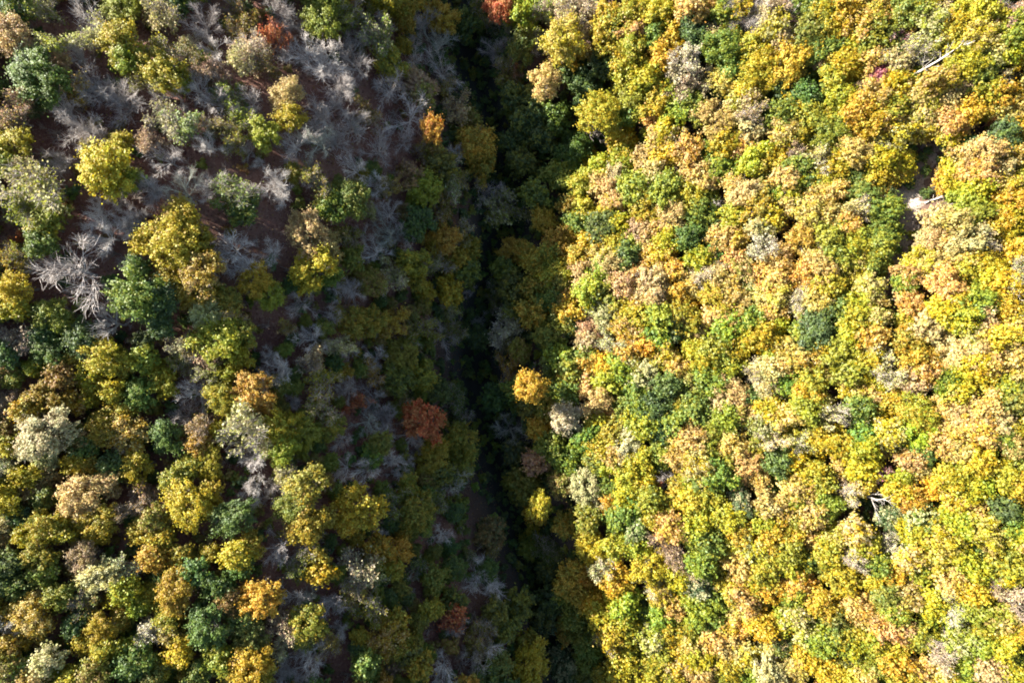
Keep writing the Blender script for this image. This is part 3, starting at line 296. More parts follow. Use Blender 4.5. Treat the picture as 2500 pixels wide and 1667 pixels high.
# landmark trees: mark | label | short name that the labels of its neighbours use
MARKS = """
lime|bright lime green dense round crown alone among grey bare trees near the top edge|the bright lime crown at the top
rust|thin rust orange crown of fine twigs in the bare wood beside the bright lime crown|the thin rust crown
corner_tan|pinkish tan tree with dry leaves at the top corner of the shaded slope|the pinkish tan corner tree
yellow_pair|olive and yellow tree, upper one of the sunlit pair in the bare wood|the upper tree of the yellow pair
ravine_yellow|bright yellow tree with olive fringe, lower one of the sunlit pair in the bare wood|the lower tree of the yellow pair
big_green_top|big grey-green tree at the edge of the bare wood, green all over|the big grey-green tree
tan_pair|pale tan lumpy tree directly above a mustard one in the bare wood|the pale tan tree over the mustard one
mustard|mustard yellow drooping tree directly below the pale tan one in the bare wood|the mustard tree
edge_yellow|olive yellow tree on the photo's edge level with the bright ragged yellow tree|the olive yellow edge tree
bright_lumpy|bright ragged yellow tree with spiky lobes standing over red-brown leaf litter|the bright ragged yellow tree
grey_olive|big half bare grey tree with pale olive leaves below the bright ragged yellow tree|the big pale olive half-bare tree
mossy_bare|bare tree with straight grey branches fanning out over greenish twigs beside open leaf litter|the fanned greenish bare tree
green_bare|big half bare tree dusted green under grey branches, below open red-brown ground|the green-dusted half-bare tree
top_gold|golden orange crown at the top lip of the dark ravine|the golden crown on the upper ravine lip
white_antlers|small bare tree with a few white antler-like branches near the upper ravine lip|the small white antlers
white_fan|white bare tree fanned out on the dark ravine lip, above the pink twiggy tree|the white fan on the ravine lip
pink_dome|smooth pinkish tan dome with an olive underside near the upper ravine lip|the pinkish dome
pink_twigs|half bare tree with pink twigs overhanging the black gap of the ravine|the pink twiggy tree
small_orange|small deep orange round crown beside the pink twiggy tree|the small deep orange crown
big_white_fan|large whitish bare tree of straight fanning branches beside the small deep orange crown|the large whitish fan
rust_gold|wide dull orange dome leaning over the dark ravine below the pink twiggy tree|the wide dull orange dome
lime_dome|dull lime dome in shade, with grey bare trees all round it|the dull lime dome
speckled_dome|large grey dome speckled with tiny yellow leaves where the ravine narrows|the large yellow-speckled dome
salmon|salmon red crown cut by the top edge above the ravine head|the salmon red crown
gold_tower|large peach and gold crown standing tall over the dark ravine head|the tall peach and gold crown
gold_twin|smaller yellow-peach crown touching the tall peach and gold one|the smaller yellow-peach twin
blue_green|blue-green bushy tree in half shade above the round bright yellow crown|the blue-green bushy tree
round_yellow|round bright yellow crown with a scalloped edge on the shadow line of the ravine|the round bright yellow crown
amber|small amber crown catching light in the shade below the ravine bend|the small amber crown
peach_ball|peach round crown among lime trees near the shadow line|the peach ball
teal|small teal green crown between peach and yellow trees near the top edge|the small teal crown
white_twigs|half bare tree with white twigs above a pale pink patch near the top|the white twiggy tree
pale_pink|pale pinkish half bare tree right under the white twiggy one|the pale pinkish tree
grey_thin|thin grey bare tree in a gap of the sunlit canopy at the top edge|the thin grey tree at the top
fresh_green|large fresh green crown with yellow tips beside the pale pinkish tree|the large fresh green crown
gold_crown|large rounded golden orange crown in the upper sunlit canopy|the large golden orange crown
magenta|magenta purple crown, the only one of that colour in full sun|the magenta crown
long_white|long straight whitish stem with bare forked top, leaning over canopy near the magenta crown|the long white stem
peach_round|broad peach and yellow round crown with a green shaded edge in the upper canopy|the broad peach round crown
lime_mound|saturated lime green mound in the upper sunlit canopy|the saturated lime mound
peach_antler|peach crown with white antler-like twigs sticking up from its top|the peach crown with antlers
path_green|leafy green crown on the edge of the bare dirt track|the green crown beside the dirt track
grey_green|dull grey-green tree beyond the upper end of the dirt track|the dull grey-green tree
white_fork|white forked bare stem standing out over peach trees past the dirt track|the white forked stem
white_star|white bare tree with star-shaped branches beside the golden giant|the white star-shaped bare tree
giant_bare|largest bare tree, wide silver branches spread over red-brown leaf litter|the largest silver bare tree
golden_giant|largest golden tree, lumpy with creamy tips, standing in the bare wood|the golden giant
golden_tail|tan-gold lumpy tree touching the big green tree below the golden giant|the tan-gold tree under the golden giant
big_green|big bright green lumpy tree at the foot of the golden giant|the big bright green tree
grey_spray|tall grey spray of bare branches beside the golden giant|the tall grey spray
tan_giant|large creamy tan crown in the bare wood, above a lime-yellow one|the large creamy tan crown
lime_yellow|lime-yellow crown right below the large creamy tan one|the lime-yellow crown
chartreuse|large chartreuse crown with cream top at the lower end of the golden group|the large chartreuse crown
edge_gold|golden crown on the photo's edge level with the largest bare tree|the golden edge crown
dark_green|dense dark green tree below the largest bare tree|the dense dark green tree
pink_white|pinkish white half bare tree on the photo's edge beside dark green trees|the pinkish white edge tree
fan_bare|white bare tree fanned upward between the big bright green tree and the yellow lumps|the white upward fan
yellow_lumps|yellow lumpy tree with a dark gap beside it, below the white upward fan|the yellow lumpy tree
small_lime|small bright lime crown above the orange star tree|the small bright lime crown
orange_star|peach-orange star-shaped tree in the shaded wood, brightest orange there|the peach-orange star tree
brown_twigs|brownish half bare tree beside dark leaf litter, thin twigs over olive|the brownish twiggy tree
claw|white bare tree like a claw over blackish ground beside the orange star tree|the white claw
cream_giant|large cream half bare tree with white limbs directly below the orange star tree|the large cream half-bare tree
cream_lumps|large cream lumpy tree with a dark trunk line over green neighbours|the large cream lumpy tree
gold_tips|olive-gold half bare tree ending in pale tips, beside the large cream lumpy tree|the olive-gold tree with pale tips
yellow_knot|knotted yellow-lime crown next to the large cream half bare tree|the knotted yellow-lime crown
white_burst|white burst of bare branches in deep shade below the dull lime dome|the white burst
pin_speckled|grey tree dotted with pinpoint yellow leaves beside the deep orange crown|the pinpoint-dotted tree
deep_orange|deep orange broken crown in shade close to the ravine|the deep orange broken crown
feathery|feathery pale tree combed sideways in the shade, olive underneath|the feathery pale tree
twin_amber|little amber crown in the shade beside the feathery pale tree|the little amber crown
ravine_amber|amber crown at the narrowest bend of the black ravine, on its sunny side|the amber crown at the ravine bend
shade_lime|lime crown with a single bright tip in the half shade|the half-shaded lime crown
white_lace|lacy whitish tree in half shade across the ravine from the feathery pale tree|the lacy whitish tree
little_blue|tiny bluish bare tree at the edge of the black ravine|the tiny bluish bare tree
lone_gold|lone glowing golden crown surrounded by shaded green trees|the lone glowing golden crown
orange_specks|thin dark tree speckled with orange leaves touching the lone glowing golden crown|the orange-speckled tree
cream_lone|cream white crown on the shadow line below the lone glowing golden crown|the cream crown on the shadow line
ravine_bare|grey bare tree on the dark bank below the lone glowing golden crown|the grey bare tree on the dark bank
ochre|ochre feathery dome in the shaded wood near the ravine|the ochre dome
big_red|big brick red crown, the only large red tree on the shaded slope|the big brick red tree
green_claw|greenish bare tree with claw branches a little uphill of the big brick red tree|the greenish claw
peach_plume|bright peach crown at the edge of the full sun|the bright peach crown
pink_puff|pinkish puff of leaves right at the shadow line beside the bright peach crown|the pinkish puff
pale_peach|large pale peach crown with whitish centre in full sun|the large pale peach crown
pale_cream|pale cream-lime tree with lacy top at the edge of full sun|the lacy cream-lime tree
cream_plume|tall pale cream plume rising from lime trees in full sun|the tall cream plume
sage|sage green mass of leaves under the tall cream plume|the sage green crown
snowy|snowy white crown beside a dark gap in the sunlit canopy|the snowy white crown
frosted|white frosted half bare tree between two peach crowns|the frosted white tree
orange_gap|warm orange crown beside a black gap in the sunlit canopy|the warm orange crown by the black gap
peach_tuft|tall double tuft of peach leaves in the middle of the sunlit canopy|the tall peach tuft
path_peach|peach-pink crown on the upper side of the lower dirt track|the peach-pink crown by the track
edge_white|white bare tree at the photo's edge of the sunlit canopy|the white bare tree on the edge
white_rod|white rod-like stem lying level over yellow trees below the dirt track|the white rod-like stem
lone_teal|lone blue-green crown surrounded by yellow and peach trees|the lone blue-green crown
pink_cushion|pinkish peach cushion-shaped crown beside a black gap|the pinkish cushion crown
white_hook|white hooked bare branch over a cream-yellow crown|the white hooked branch
dull_gold|dull gold and olive crown darker than the sunlit trees round it|the dull gold crown
cream_haze|hazy cream tree in the middle of lime trees|the hazy cream tree
peach_wisp|wispy peach-pink crown rising above dark green neighbours|the wispy peach crown
white_wishbone|white bare stem forked like a wishbone, bright over cream leaves|the white wishbone stem
lime_gold|wide lime and gold crown between the white wishbone stem and salmon trees|the wide lime-gold crown
salmon_pile|largest salmon-pink heap of leaves on the outer sunlit slope|the large salmon heap
corner_green|solid green crown below the salmon heap near the photo's edge|the solid green crown
left_yellow|yellow-lime lumpy crown on the photo's edge in the lower wood|the yellow-lime edge crown
pink_lumps|pale pink lumpy tree lit against dark green trees in the lower wood|the pale pink lumpy tree
yellow_claw|yellow tree with one claw-like lobe reaching out over the dark, lower wood|the yellow tree with a reaching lobe
shade_green|large dull green crown in deep shade of the lower wood|the large dull green crown
white_crest|white crested bare tree on the edge of a hollow below the cream half-bare giant|the white crest
blue_sprig|small bluish bare sprig in a black hollow of the lower wood|the bluish sprig
cream_sprig|small cream leaved thin tree at the edge of a black hollow|the small cream thin tree
orange_mass|tan-orange lumpy crown below an olive-yellow one in the lower shaded wood|the tan-orange lumpy crown
cream_crest|cream lumpy crown joined to a grey twiggy one in the lower wood|the cream crested tree
bronze|bronze-brown round crown beside a black gap in the lower wood|the bronze round crown
golden_knob|bright golden knobbly crown, brightest of the lower shaded wood|the bright golden knobbly crown
corner_gold|gold and cream crown in the lower corner beside a white sprig|the gold and cream corner tree
amber_mound|amber mound among dark green crowns near the bottom|the amber mound
silver_tips|silvery half bare tree with pale tips between amber and dark green crowns|the silvery tipped tree
deep_green|wide deep green crown in shade near the bottom|the wide deep green crown
bottom_gold|large dark golden crown at the bottom edge of the lower wood|the dark golden bottom crown
tan_twigs|tan half bare tree with pinkish twigs beside the bare grey trees at the bottom|the tan pinkish twiggy tree
bluish_star|bluish white star of bare branches above the olive-yellow giant|the bluish star
olive_giant|largest olive-yellow dome in the shade of the lower wood|the olive-yellow giant
bronze_fade|faded bronze tall dome on the dark slope beside grey thin trees|the faded bronze dome
blue_fan|bluish fan of bare branches at the black ravine edge|the bluish fan
ember|ember orange crown in deep shade close to cream shrubs|the ember orange crown
cream_shrubby|creamy tan shrubby half bare tree beside the ember orange crown|the creamy shrubby tree
red_green|dark crown mixed red-brown and green down in the ravine|the dark red and green crown
ghost_fan|ghostly white fan of bare branches deep in the ravine|the ghostly fan
rusty_bare|rusty red thin tree with long grey branches crossing it|the rusty red thin tree
tan_gold|tan and gold crown with whitish twigs below the creamy shrubby tree|the tan and gold crown
white_stem|white bare tree with a tall forked stem near the bottom of the ravine|the tall white forked tree
bottom_white|white many-branched bare tree at the bottom edge|the white bottom tree
valley_gold|golden orange crown near the bottom of the shaded valley|the golden valley crown
gold_torch|bright gold torch-like crown, sunlit and narrow over the dark ravine|the gold torch crown
bronze_green|wide bronze and green crown in half shade close to the shadow line|the wide bronze-green crown
grey_sage|grey sage crown in deep shade near the bottom|the grey sage crown
silver_cream|silvery cream crown on the shadow line among green trees|the silvery cream crown
red_tuft|tiny red tuft in a dark gap of the sunlit canopy|the tiny red tuft
fresh_mound|wide fresh green mound on the lower sunlit slope|the wide fresh green mound
yellow_edge|bright yellow crown jutting out at the shadow line, lower slope|the bright yellow crown on the shadow line
grey_hollow|grey-brown twiggy tree filling a hollow between yellow crowns|the twiggy hollow tree
yellow_cushion|broad golden yellow cushion next to the twiggy hollow|the broad golden cushion
peach_button|small peach button of leaves near the bottom among yellow-limes|the peach button
peach_plump|plump peach-orange crown beside a black gap, lower sunlit slope|the plump peach-orange crown
shadow_green|dark leafy green crown shaded by the plump peach-orange one|the dark green crown in the gap
grey_hollow_green|grey-green crown in a dark hollow below the plump peach-orange one|the grey-green hollow crown
dark_plum|dark plum purple bush sunk in the sunlit canopy|the dark plum bush
white_comb|white comb-like bare branches spread over the lower sunlit canopy|the white comb branches
pale_grass|pale grass green soft crown beside a dark hollow|the pale grass green crown
pale_hollow|pale tan thin tree in a hollow of the lower canopy|the pale tan thin tree
slate_green|slate green dark crown in a hollow at the lower slope|the slate green crown
white_dart|short white dart-like stem over peach leaves near the bottom|the white dart stem
white_pole|long white pole-like stem leaning outward near the bottom corner|the long white pole
pinkish_bare|pinkish half bare tree at the photo's edge of the lower sunlit slope|the pinkish half-bare edge tree
cream_bottom|wide creamy yellow crown at the bottom edge of the sunlit slope|the creamy bottom crown
"""
# ------------------------------------------------------------------ colours
COL = {
 'y': (0.38, 0.293, 0.024), 'l': (0.255, 0.265, 0.026), 'g': (0.12, 0.168, 0.028), 'd': (0.064, 0.098, 0.032),
 'o': (0.43, 0.272, 0.038), 'p': (0.455, 0.322, 0.118), 't': (0.38, 0.27, 0.16), 'c': (0.43, 0.385, 0.19),
 'r': (0.46, 0.13, 0.05), 'm': (0.24, 0.075, 0.11), 'v': (0.20, 0.20, 0.026), 'b': (0.23, 0.15, 0.048), 'w': (0.52, 0.46, 0.36), 'x': (0.48, 0.275, 0.04),
}
NEXT = {'y': 'l', 'l': 'g', 'g': 'd', 'd': 'g', 'o': 'v', 'p': 'o', 't': 'b', 'c': 'l', 'r': 'b', 'm': 'r', 'v': 'g', 'b': 'v', 'w': 'c', 'x': 'o'}
BARKS = {'w': (0.70, 0.64, 0.57), 'g': (0.50, 0.445, 0.395), 'm': (0.42, 0.43, 0.345), 'leafy': (0.20, 0.17, 0.14), 'half': (0.50, 0.44, 0.37), 'stem': (0.44, 0.40, 0.34)}

# ------------------------------------------------------------------ prototypes (crown radius 1, base at the origin, top at about 2.1)
def unit(v): return v / np.maximum(np.linalg.norm(v, axis=-1, keepdims=True), 1e-9)

def leaf_quads(rng, P, Nrm, size, fold=0.18):
    n = len(P)
    Nrm = unit(Nrm)
    t = unit(np.cross(Nrm, rng.normal(size=(n, 3)))); b = np.cross(Nrm, t)
    w = (size * rng.uniform(0.6, 1.35, n))[:, None]; l = w * rng.uniform(0.9, 1.6, n)[:, None]
    q = np.stack([P - t * l * .5, P + b * w * .5 + Nrm * w * fold, P + t * l * .5, P - b * w * .5 + Nrm * w * fold], 1)
    return q.reshape(-1, 3), np.arange(4 * n).reshape(n, 4)

def crown_points(rng, n, lobes, sub, main_r, sub_r, squash=1.0, low=-0.35):
    """leaves on sprays on boughs: points, normals, one value per spray"""
    P, Nn, K = [], [], []
    cz = 1.42
    g = np.arange(lobes) + 0.5
    ph = g * 2.39996 + rng.uniform(0, 6.28); ct = 1 - g / lobes * 1.15
    st = np.sqrt(np.clip(1 - ct ** 2, 0, 1))
    D = np.stack([st * np.cos(ph), st * np.sin(ph), ct], 1) + rng.normal(0, .12, (lobes, 3))
    D = unit(D)
    reach = rng.uniform(0.46, 0.74, lobes)[:, None]
    mc = D * reach * np.array([1.0, 1.0, 0.85 * squash])
    mr = main_r * rng.uniform(0.75, 1.25, lobes)
    per = max(1, n // (lobes * sub))
    for i in range(lobes):
        d = unit(rng.normal(size=(sub, 3)) + D[i] * 0.9 + np.array([0, 0, 0.35]))
        sc = mc[i] + d * (mr[i] * rng.uniform(0.7, 1.12, (sub, 1)))
        sc = sc[sc[:, 2] > low]
        for c, dd in zip(sc, d):
            k = max(3, int(per * rng.uniform(0.5, 1.5)))
            r = sub_r * rng.uniform(0.7, 1.35)
            e = unit(rng.normal(size=(k, 3)))
            ax = unit(c * np.array([1, 1, 0.8]) + np.array([0, 0, 0.55]) + dd * 0.35)   # twigs point away from the fork
            q = e * r * rng.uniform(0.25, 1.0, (k, 1)) ** 0.5
            q += ax * (q @ ax)[:, None] * 1.5                 # sprays stretch outward
            q *= np.where(rng.random(k) < 0.26, rng.uniform(1.2, 2.3, k), 1.0)[:, None]
            P.append(c + q); Nn.append(e * 0.32 + dd * 0.30 + np.array([0, 0, 0.62]) + rng.normal(0, .36, (k, 3)))
            K.append(np.full(k, rng.random()))
    k = n // 6                                                # single leaves between the sprays
    d = unit(rng.normal(size=(k, 3)) + np.array([0, 0, 0.5])); m = rng.integers(lobes, size=k)
    P.append(mc[m] + d * (mr[m] * rng.uniform(0.6, 1.15, k))[:, None]); Nn.append(d * 0.5 + np.array([0, 0, 0.6]) + rng.normal(0, .36, (k, 3))); K.append(rng.random(k))
    P = np.concatenate(P); Nn = np.concatenate(Nn); K = np.concatenate(K)
    P[:, 2] += cz
    h = np.linalg.norm(P[:, :2], axis=1); s = 1.0 / np.percentile(h, 97)
    P[:, :2] *= s
    return P, Nn, K

def crown_mesh(seed, n, size, lobes, sub, main_r, sub_r, squash=1.0):
    rng = np.random.default_rng(seed)
    P, Nn, K = crown_points(rng, n, lobes, sub, main_r, sub_r, squash)
    v, f = leaf_quads(rng, P, Nn, size)
    o = mesh_object("crown", v, f, LEAF)
    face_attr(o, "tone", rng.random(len(f))); face_attr(o, "clump", np.clip(K * 0.8 + rng.random(len(f)) * 0.25, 0, 1))
    me = o.data; bpy.data.objects.remove(o)
    return me

def tube(V, F, pts, rad, sides):
    pts = np.asarray(pts); base = sum(len(a) for a in V)
    n = len(pts); tang = unit(np.gradient(pts, axis=0))
    ref = np.array([0.31, 0.87, 0.38])
    a = unit(np.cross(tang, ref)); b = np.cross(tang, a)
    ang = np.arange(sides) * 2 * math.pi / sides
    ring = pts[:, None] + (a[:, None] * np.cos(ang)[None, :, None] + b[:, None] * np.sin(ang)[None, :, None]) * np.asarray(rad)[:, None, None]
    V.append(ring.reshape(-1, 3))
    i = base + np.arange(n * sides).reshape(n, sides)
    j = np.roll(i, -1, axis=1)
    F.append(np.stack([i[:-1], j[:-1], j[1:], i[1:]], -1).reshape(-1, 4))

def wander(rng, p, d, length, n, wig, lift):
    pts = [p]; d = unit(d)
    for k in range(n):
        d = unit(d + rng.normal(0, wig, 3) + np.array([0, 0, lift]))
        pts.append(pts[-1] + d * length / n)
    return np.array(pts)

def skeleton(seed, limbs, start, elev, fine=3, lean=0.0, thick=1.0, tall=1.0, keep=1.0):
    """-> (trunk verts, faces), (branch verts, faces), twig tips; crown radius about 1"""
    rng = np.random.default_rng(seed)
    tV, tF, bV, bF, tips = [], [], [], [], []
    la = rng.uniform(0, 6.28)
    tr = wander(rng, np.zeros(3), np.array([lean * math.cos(la), lean * math.sin(la), 1.0]), start[1] * tall, 5, 0.05, 0.0)
    tube(tV, tF, tr, np.linspace(0.075, 0.045, 6) * thick, 6)
    ph0 = rng.uniform(0, 6.28)
    for i in range(limbs):
        u = rng.uniform(start[0] / start[1], 1.0)
        p = tr[0] + (tr[-1] - tr[0]) * u
        k = min(int(u * 5), 4); p = tr[k] + (tr[k + 1] - tr[k]) * (u * 5 - k)
        ph = ph0 + i * 2.39996 + rng.normal(0, .3); el = math.radians(rng.uniform(*elev))
        if i == 0: el = math.radians(80)
        d = np.array([math.cos(ph) * math.cos(el), math.sin(ph) * math.cos(el), math.sin(el)])
        ln = rng.uniform(0.85, 1.35)
        limb = wander(rng, p, d, ln, 7, 0.10, 0.035)
        tube(tV, tF, limb, np.linspace(0.040, 0.009, 8) * thick, 5)
        for j in range(1, 8):
            for s in range(2 if j < 6 else 3):
                if rng.random() > keep: continue
                dd = unit(limb[j] - limb[j - 1]); side = unit(np.cross(dd, rng.normal(size=3)))
                bl = (0.70 - 0.06 * j) * rng.uniform(0.6, 1.2)
                br = wander(rng, limb[j], dd * 0.9 + side * rng.uniform(0.35, 0.85), bl, 4, 0.14, 0.06)
                tube(bV, bF, br, np.linspace(0.015, 0.006, 5) * thick, 3)
                tips.append(br[-1]); tips.append(br[2])
                if fine < 3: continue
                for q in range(1, 5):
                    for s2 in range(2):
                        d2 = unit(br[q] - br[q - 1]); s3 = unit(np.cross(d2, rng.normal(size=3)))
                        tw = wander(rng, br[q], d2 * 0.8 + s3 * rng.uniform(0.4, 0.9), 0.30 * rng.uniform(0.5, 1.2), 2, 0.15, 0.06)
                        tube(bV, bF, tw, np.linspace(0.0068, 0.004, 3) * thick, 3)
                        tips.append(tw[-1])
    tV = np.concatenate(tV); tF = np.concatenate(tF); bV = np.concatenate(bV); bF = np.concatenate(bF); tips = np.array(tips)
    ctr = np.array([0, 0, 0.0])
    s = 1.0 / np.percentile(np.linalg.norm(tips[:, :2] - ctr[:2], axis=1), 95); zs = 2.1 * tall / np.percentile(tips[:, 2], 98)
    S = np.array([s, s, zs])
    return (tV * S, tF), (bV * S, bF), tips * S

def keep_mesh(name, vf, mat):
    o = mesh_object(name, vf[0], vf[1], mat); me = o.data
    bpy.data.objects.remove(o); return me

def vary(i, *steps): return [s[i % len(s)] for s in steps]
CROWN_SMALL = [crown_mesh(100 + i, n, z, lo, su, mr, sr) for i in range(15) for n, z, lo, su, mr, sr in [vary(i, (4600, 4000, 5200), (0.082, 0.088, 0.076), (9, 6, 12, 8), (18, 22, 14, 20), (0.44, 0.52, 0.36, 0.40), (0.10, 0.12, 0.09))]]
CROWN_BIG = [crown_mesh(200 + i, n, z, lo, su, mr, sr) for i in range(12) for n, z, lo, su, mr, sr in [vary(i, (8000, 6800, 9000), (0.058, 0.064, 0.054), (13, 9, 17, 11), (26, 32, 20, 28), (0.37, 0.44, 0.30, 0.40), (0.075, 0.09, 0.07))]]
CROWN_LUMPY = [crown_mesh(300 + i, n, z, lo, su, mr, sr, 0.9) for i in range(12) for n, z, lo, su, mr, sr in [vary(i, (6400, 5600, 7200), (0.060, 0.066, 0.056), (14, 11, 17, 9), (14, 17, 12, 20), (0.29, 0.33, 0.25, 0.36), (0.08, 0.095, 0.075))]]
LEAFY_TRUNK = []
for i in range(7):
    t, b, tips = skeleton(400 + i, 7, (0.5, 0.95), (25, 65), fine=2)
    n = len(t[0])
    LEAFY_TRUNK.append(keep_mesh("trunk", (np.concatenate([t[0], b[0]]) * np.array([.88, .88, .93]), np.concatenate([t[1], b[1] + n])), BARK))
BARE, HALF, STEM = [], [], []
for i in range(15):
    t, b, tips = skeleton(500 + i, 7 + i % 3, (0.25, 0.75), (22, 68), thick=(0.58, 0.70, 0.85)[i % 3], keep=0.85)
    BARE.append((keep_mesh("trunk", t, BARK), keep_mesh("branches", b, BARK)))
for i in range(9):
    t, b, tips = skeleton(600 + i, 8, (0.35, 0.85), (25, 68), thick=0.9)
    rng = np.random.default_rng(650 + i)
    n = 1500
    drop = unit(rng.normal(size=3)) * np.array([1, 1, .4])
    wgt = np.exp(1.3 * (tips @ drop)); wgt /= wgt.sum()
    P = tips[rng.choice(len(tips), n, p=wgt)] + rng.normal(0, 0.05, (n, 3))
    v, f = leaf_quads(rng, P, rng.normal(0, .6, (n, 3)) + np.array([-.1, 0, .6]), 0.075)
    o = mesh_object("crown", v, f, LEAF)
    face_attr(o, "tone", rng.random(n)); face_attr(o, "clump", rng.random(n))
    me = o.data; bpy.data.objects.remove(o)
    HALF.append((keep_mesh("trunk", t, BARK), keep_mesh("branches", b, BARK), me))
for i in range(5):
    t, b, tips = skeleton(700 + i, 4, (0.7, 1.5), (30, 62), fine=2, lean=0.1, thick=0.7, tall=1.5, keep=0.6)
    STEM.append((keep_mesh("trunk", t, BARK), keep_mesh("branches", b, BARK)))

# ------------------------------------------------------------------ read the survey
T = []
for (ox, oy), txt in SHEETS.items():
    for e in txt.replace('\n', ';').split(';'):
        e = e.strip()
        if not e: continue
        a, b, r, k = e.split()
        k, _, mark = k.partition('@')
        T.append(dict(px=ox + float(a) / 2.8, py=oy + float(b) / 2.8, r=float(r) / 2.8, kind=k[0], c1=k[1], c2=(k[2] if len(k) > 2 else ''), mark=mark))
PATH = [(2275, 352, 16), (2262, 395, 20), (2235, 440, 21), (2215, 480, 28), (2222, 515, 23), (2212, 550, 18), (2205, 590, 18), (2190, 630, 15), (2168, 680, 13)]
for t in T:                                             # crowns stand back from the bare track
    for a, b, r in PATH:
        dx, dy = t['px'] - a, t['py'] - b; g = math.hypot(dx, dy)
        need = 0.95 * t['r'] + (1.15 if 440 < b < 530 else 0.95) * r
        if t['kind'] != 'D' and g < t['r'] + r + 40: t['low'] = 0.62 if dx < 0 and r > 20 else 0.8
        if g < need and t['kind'] != 'D':
            sgn = 1 if dx >= 0 else -1
            t['px'] += sgn * (math.sqrt(max(need ** 2 - dy ** 2, 0)) - abs(dx))
for t in T:                                             # the creamy crowns of the sunny slope are lacy and half bare
    if t['kind'] == 'L' and t['c1'] == 'c' and t['px'] > 1400: t['kind'] = 'S'
keep = []
for t in T:                                             # the survey sheets overlap by a few pixels
    if not t['mark'] and any(math.hypot(t['px'] - q['px'], t['py'] - q['py']) < 0.45 * min(t['r'], q['r']) and t['kind'] == q['kind'] for q in keep): continue
    keep.append(t)
T = keep
RAISE = {'lone_gold': 2.3, 'gold_torch': 3.8, 'cream_lone': 0.7, 'gold_tower': 1.1, 'gold_twin': 1.3, 'round_yellow': 2.9, 'small_orange': 1.5, 'big_red': 1.0, 'salmon': 0.9, 'orange_star': 0.2, 'golden_knob': 0.2}   # crowns carried high above their neighbours, in crown radii
rng = np.random.default_rng(7)
for t in T:
    lift = 1.5
    t['tall'] = rng.uniform(0.85, 1.18) if t['kind'] != 'D' else 1.0
    if t['kind'] == 'B': t['tall'] *= 0.72 if t['r'] * 1.0 > 52 else 0.9
    if t['kind'] in 'BS' and t['px'] > 1450: t['tall'] *= 1.25
    t['tall'] *= t.get('low', 1.0)
    t['raise'] = RAISE.get(t['mark'], 2.4 if t['kind'] == 'K' and t['c1'] == 'y' and t['c2'] == 'o' and t['r'] < 32 and abs(t['px'] - 1308) < 12 else 0.0)
    if t['kind'] in 'LKS' and t['r'] < 42: t['tall'] *= 1.2
    t['x'], t['y'], t['z'], t['R'] = place(t['px'], t['py'], t['r'] * (1.18 if t['kind'] == 'B' else 1.0 if t['kind'] == 'D' else 1.02 if t['px'] < 1250 else 1.07), (1.45 + t['raise']) * t['tall'] if t['kind'] != 'D' else 1.3)
    t['s'] = t['x'] - float(valley_x(t['y']))

leafy = sorted([t for t in T if t['kind'] in 'LK'], key=lambda t: (not t['mark'], -t['r']))
for i, t in enumerate(leafy): t['own'] = i < 300
for t in T:
    if t['kind'] not in 'LK': t['own'] = True

BRIGHT = ('small_orange', 'orange_star', 'ember', 'deep_orange', 'rust_gold', 'golden_knob', 'top_gold')
def colours(t, rng):
    pal = dict(COL)
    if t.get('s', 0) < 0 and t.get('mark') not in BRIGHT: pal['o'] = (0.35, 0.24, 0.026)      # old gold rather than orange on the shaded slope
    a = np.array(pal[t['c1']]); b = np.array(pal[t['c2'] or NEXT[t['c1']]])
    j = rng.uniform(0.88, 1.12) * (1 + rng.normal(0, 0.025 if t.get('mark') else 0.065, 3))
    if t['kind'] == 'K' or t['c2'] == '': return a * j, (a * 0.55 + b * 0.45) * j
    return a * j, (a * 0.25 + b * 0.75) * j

GROUPS = {'L': 'leafy autumn trees of the ravine', 'K': 'leafy autumn trees of the ravine', 'S': 'half bare trees of the ravine', 'B': 'bare trees of the ravine', 'D': 'white stemmed bare trees on the sunny slope'}
NAMES = {'L': ('autumn_tree', 'tree'), 'K': ('autumn_tree', 'tree'), 'S': ('thinning_tree', 'half-bare tree'), 'B': ('bare_tree', 'bare tree'), 'D': ('white_stemmed_tree', 'bare tree')}

def child(name, me, root):
    o = bpy.data.objects.new(name, me); C.objects.link(o); o.parent = root; return o

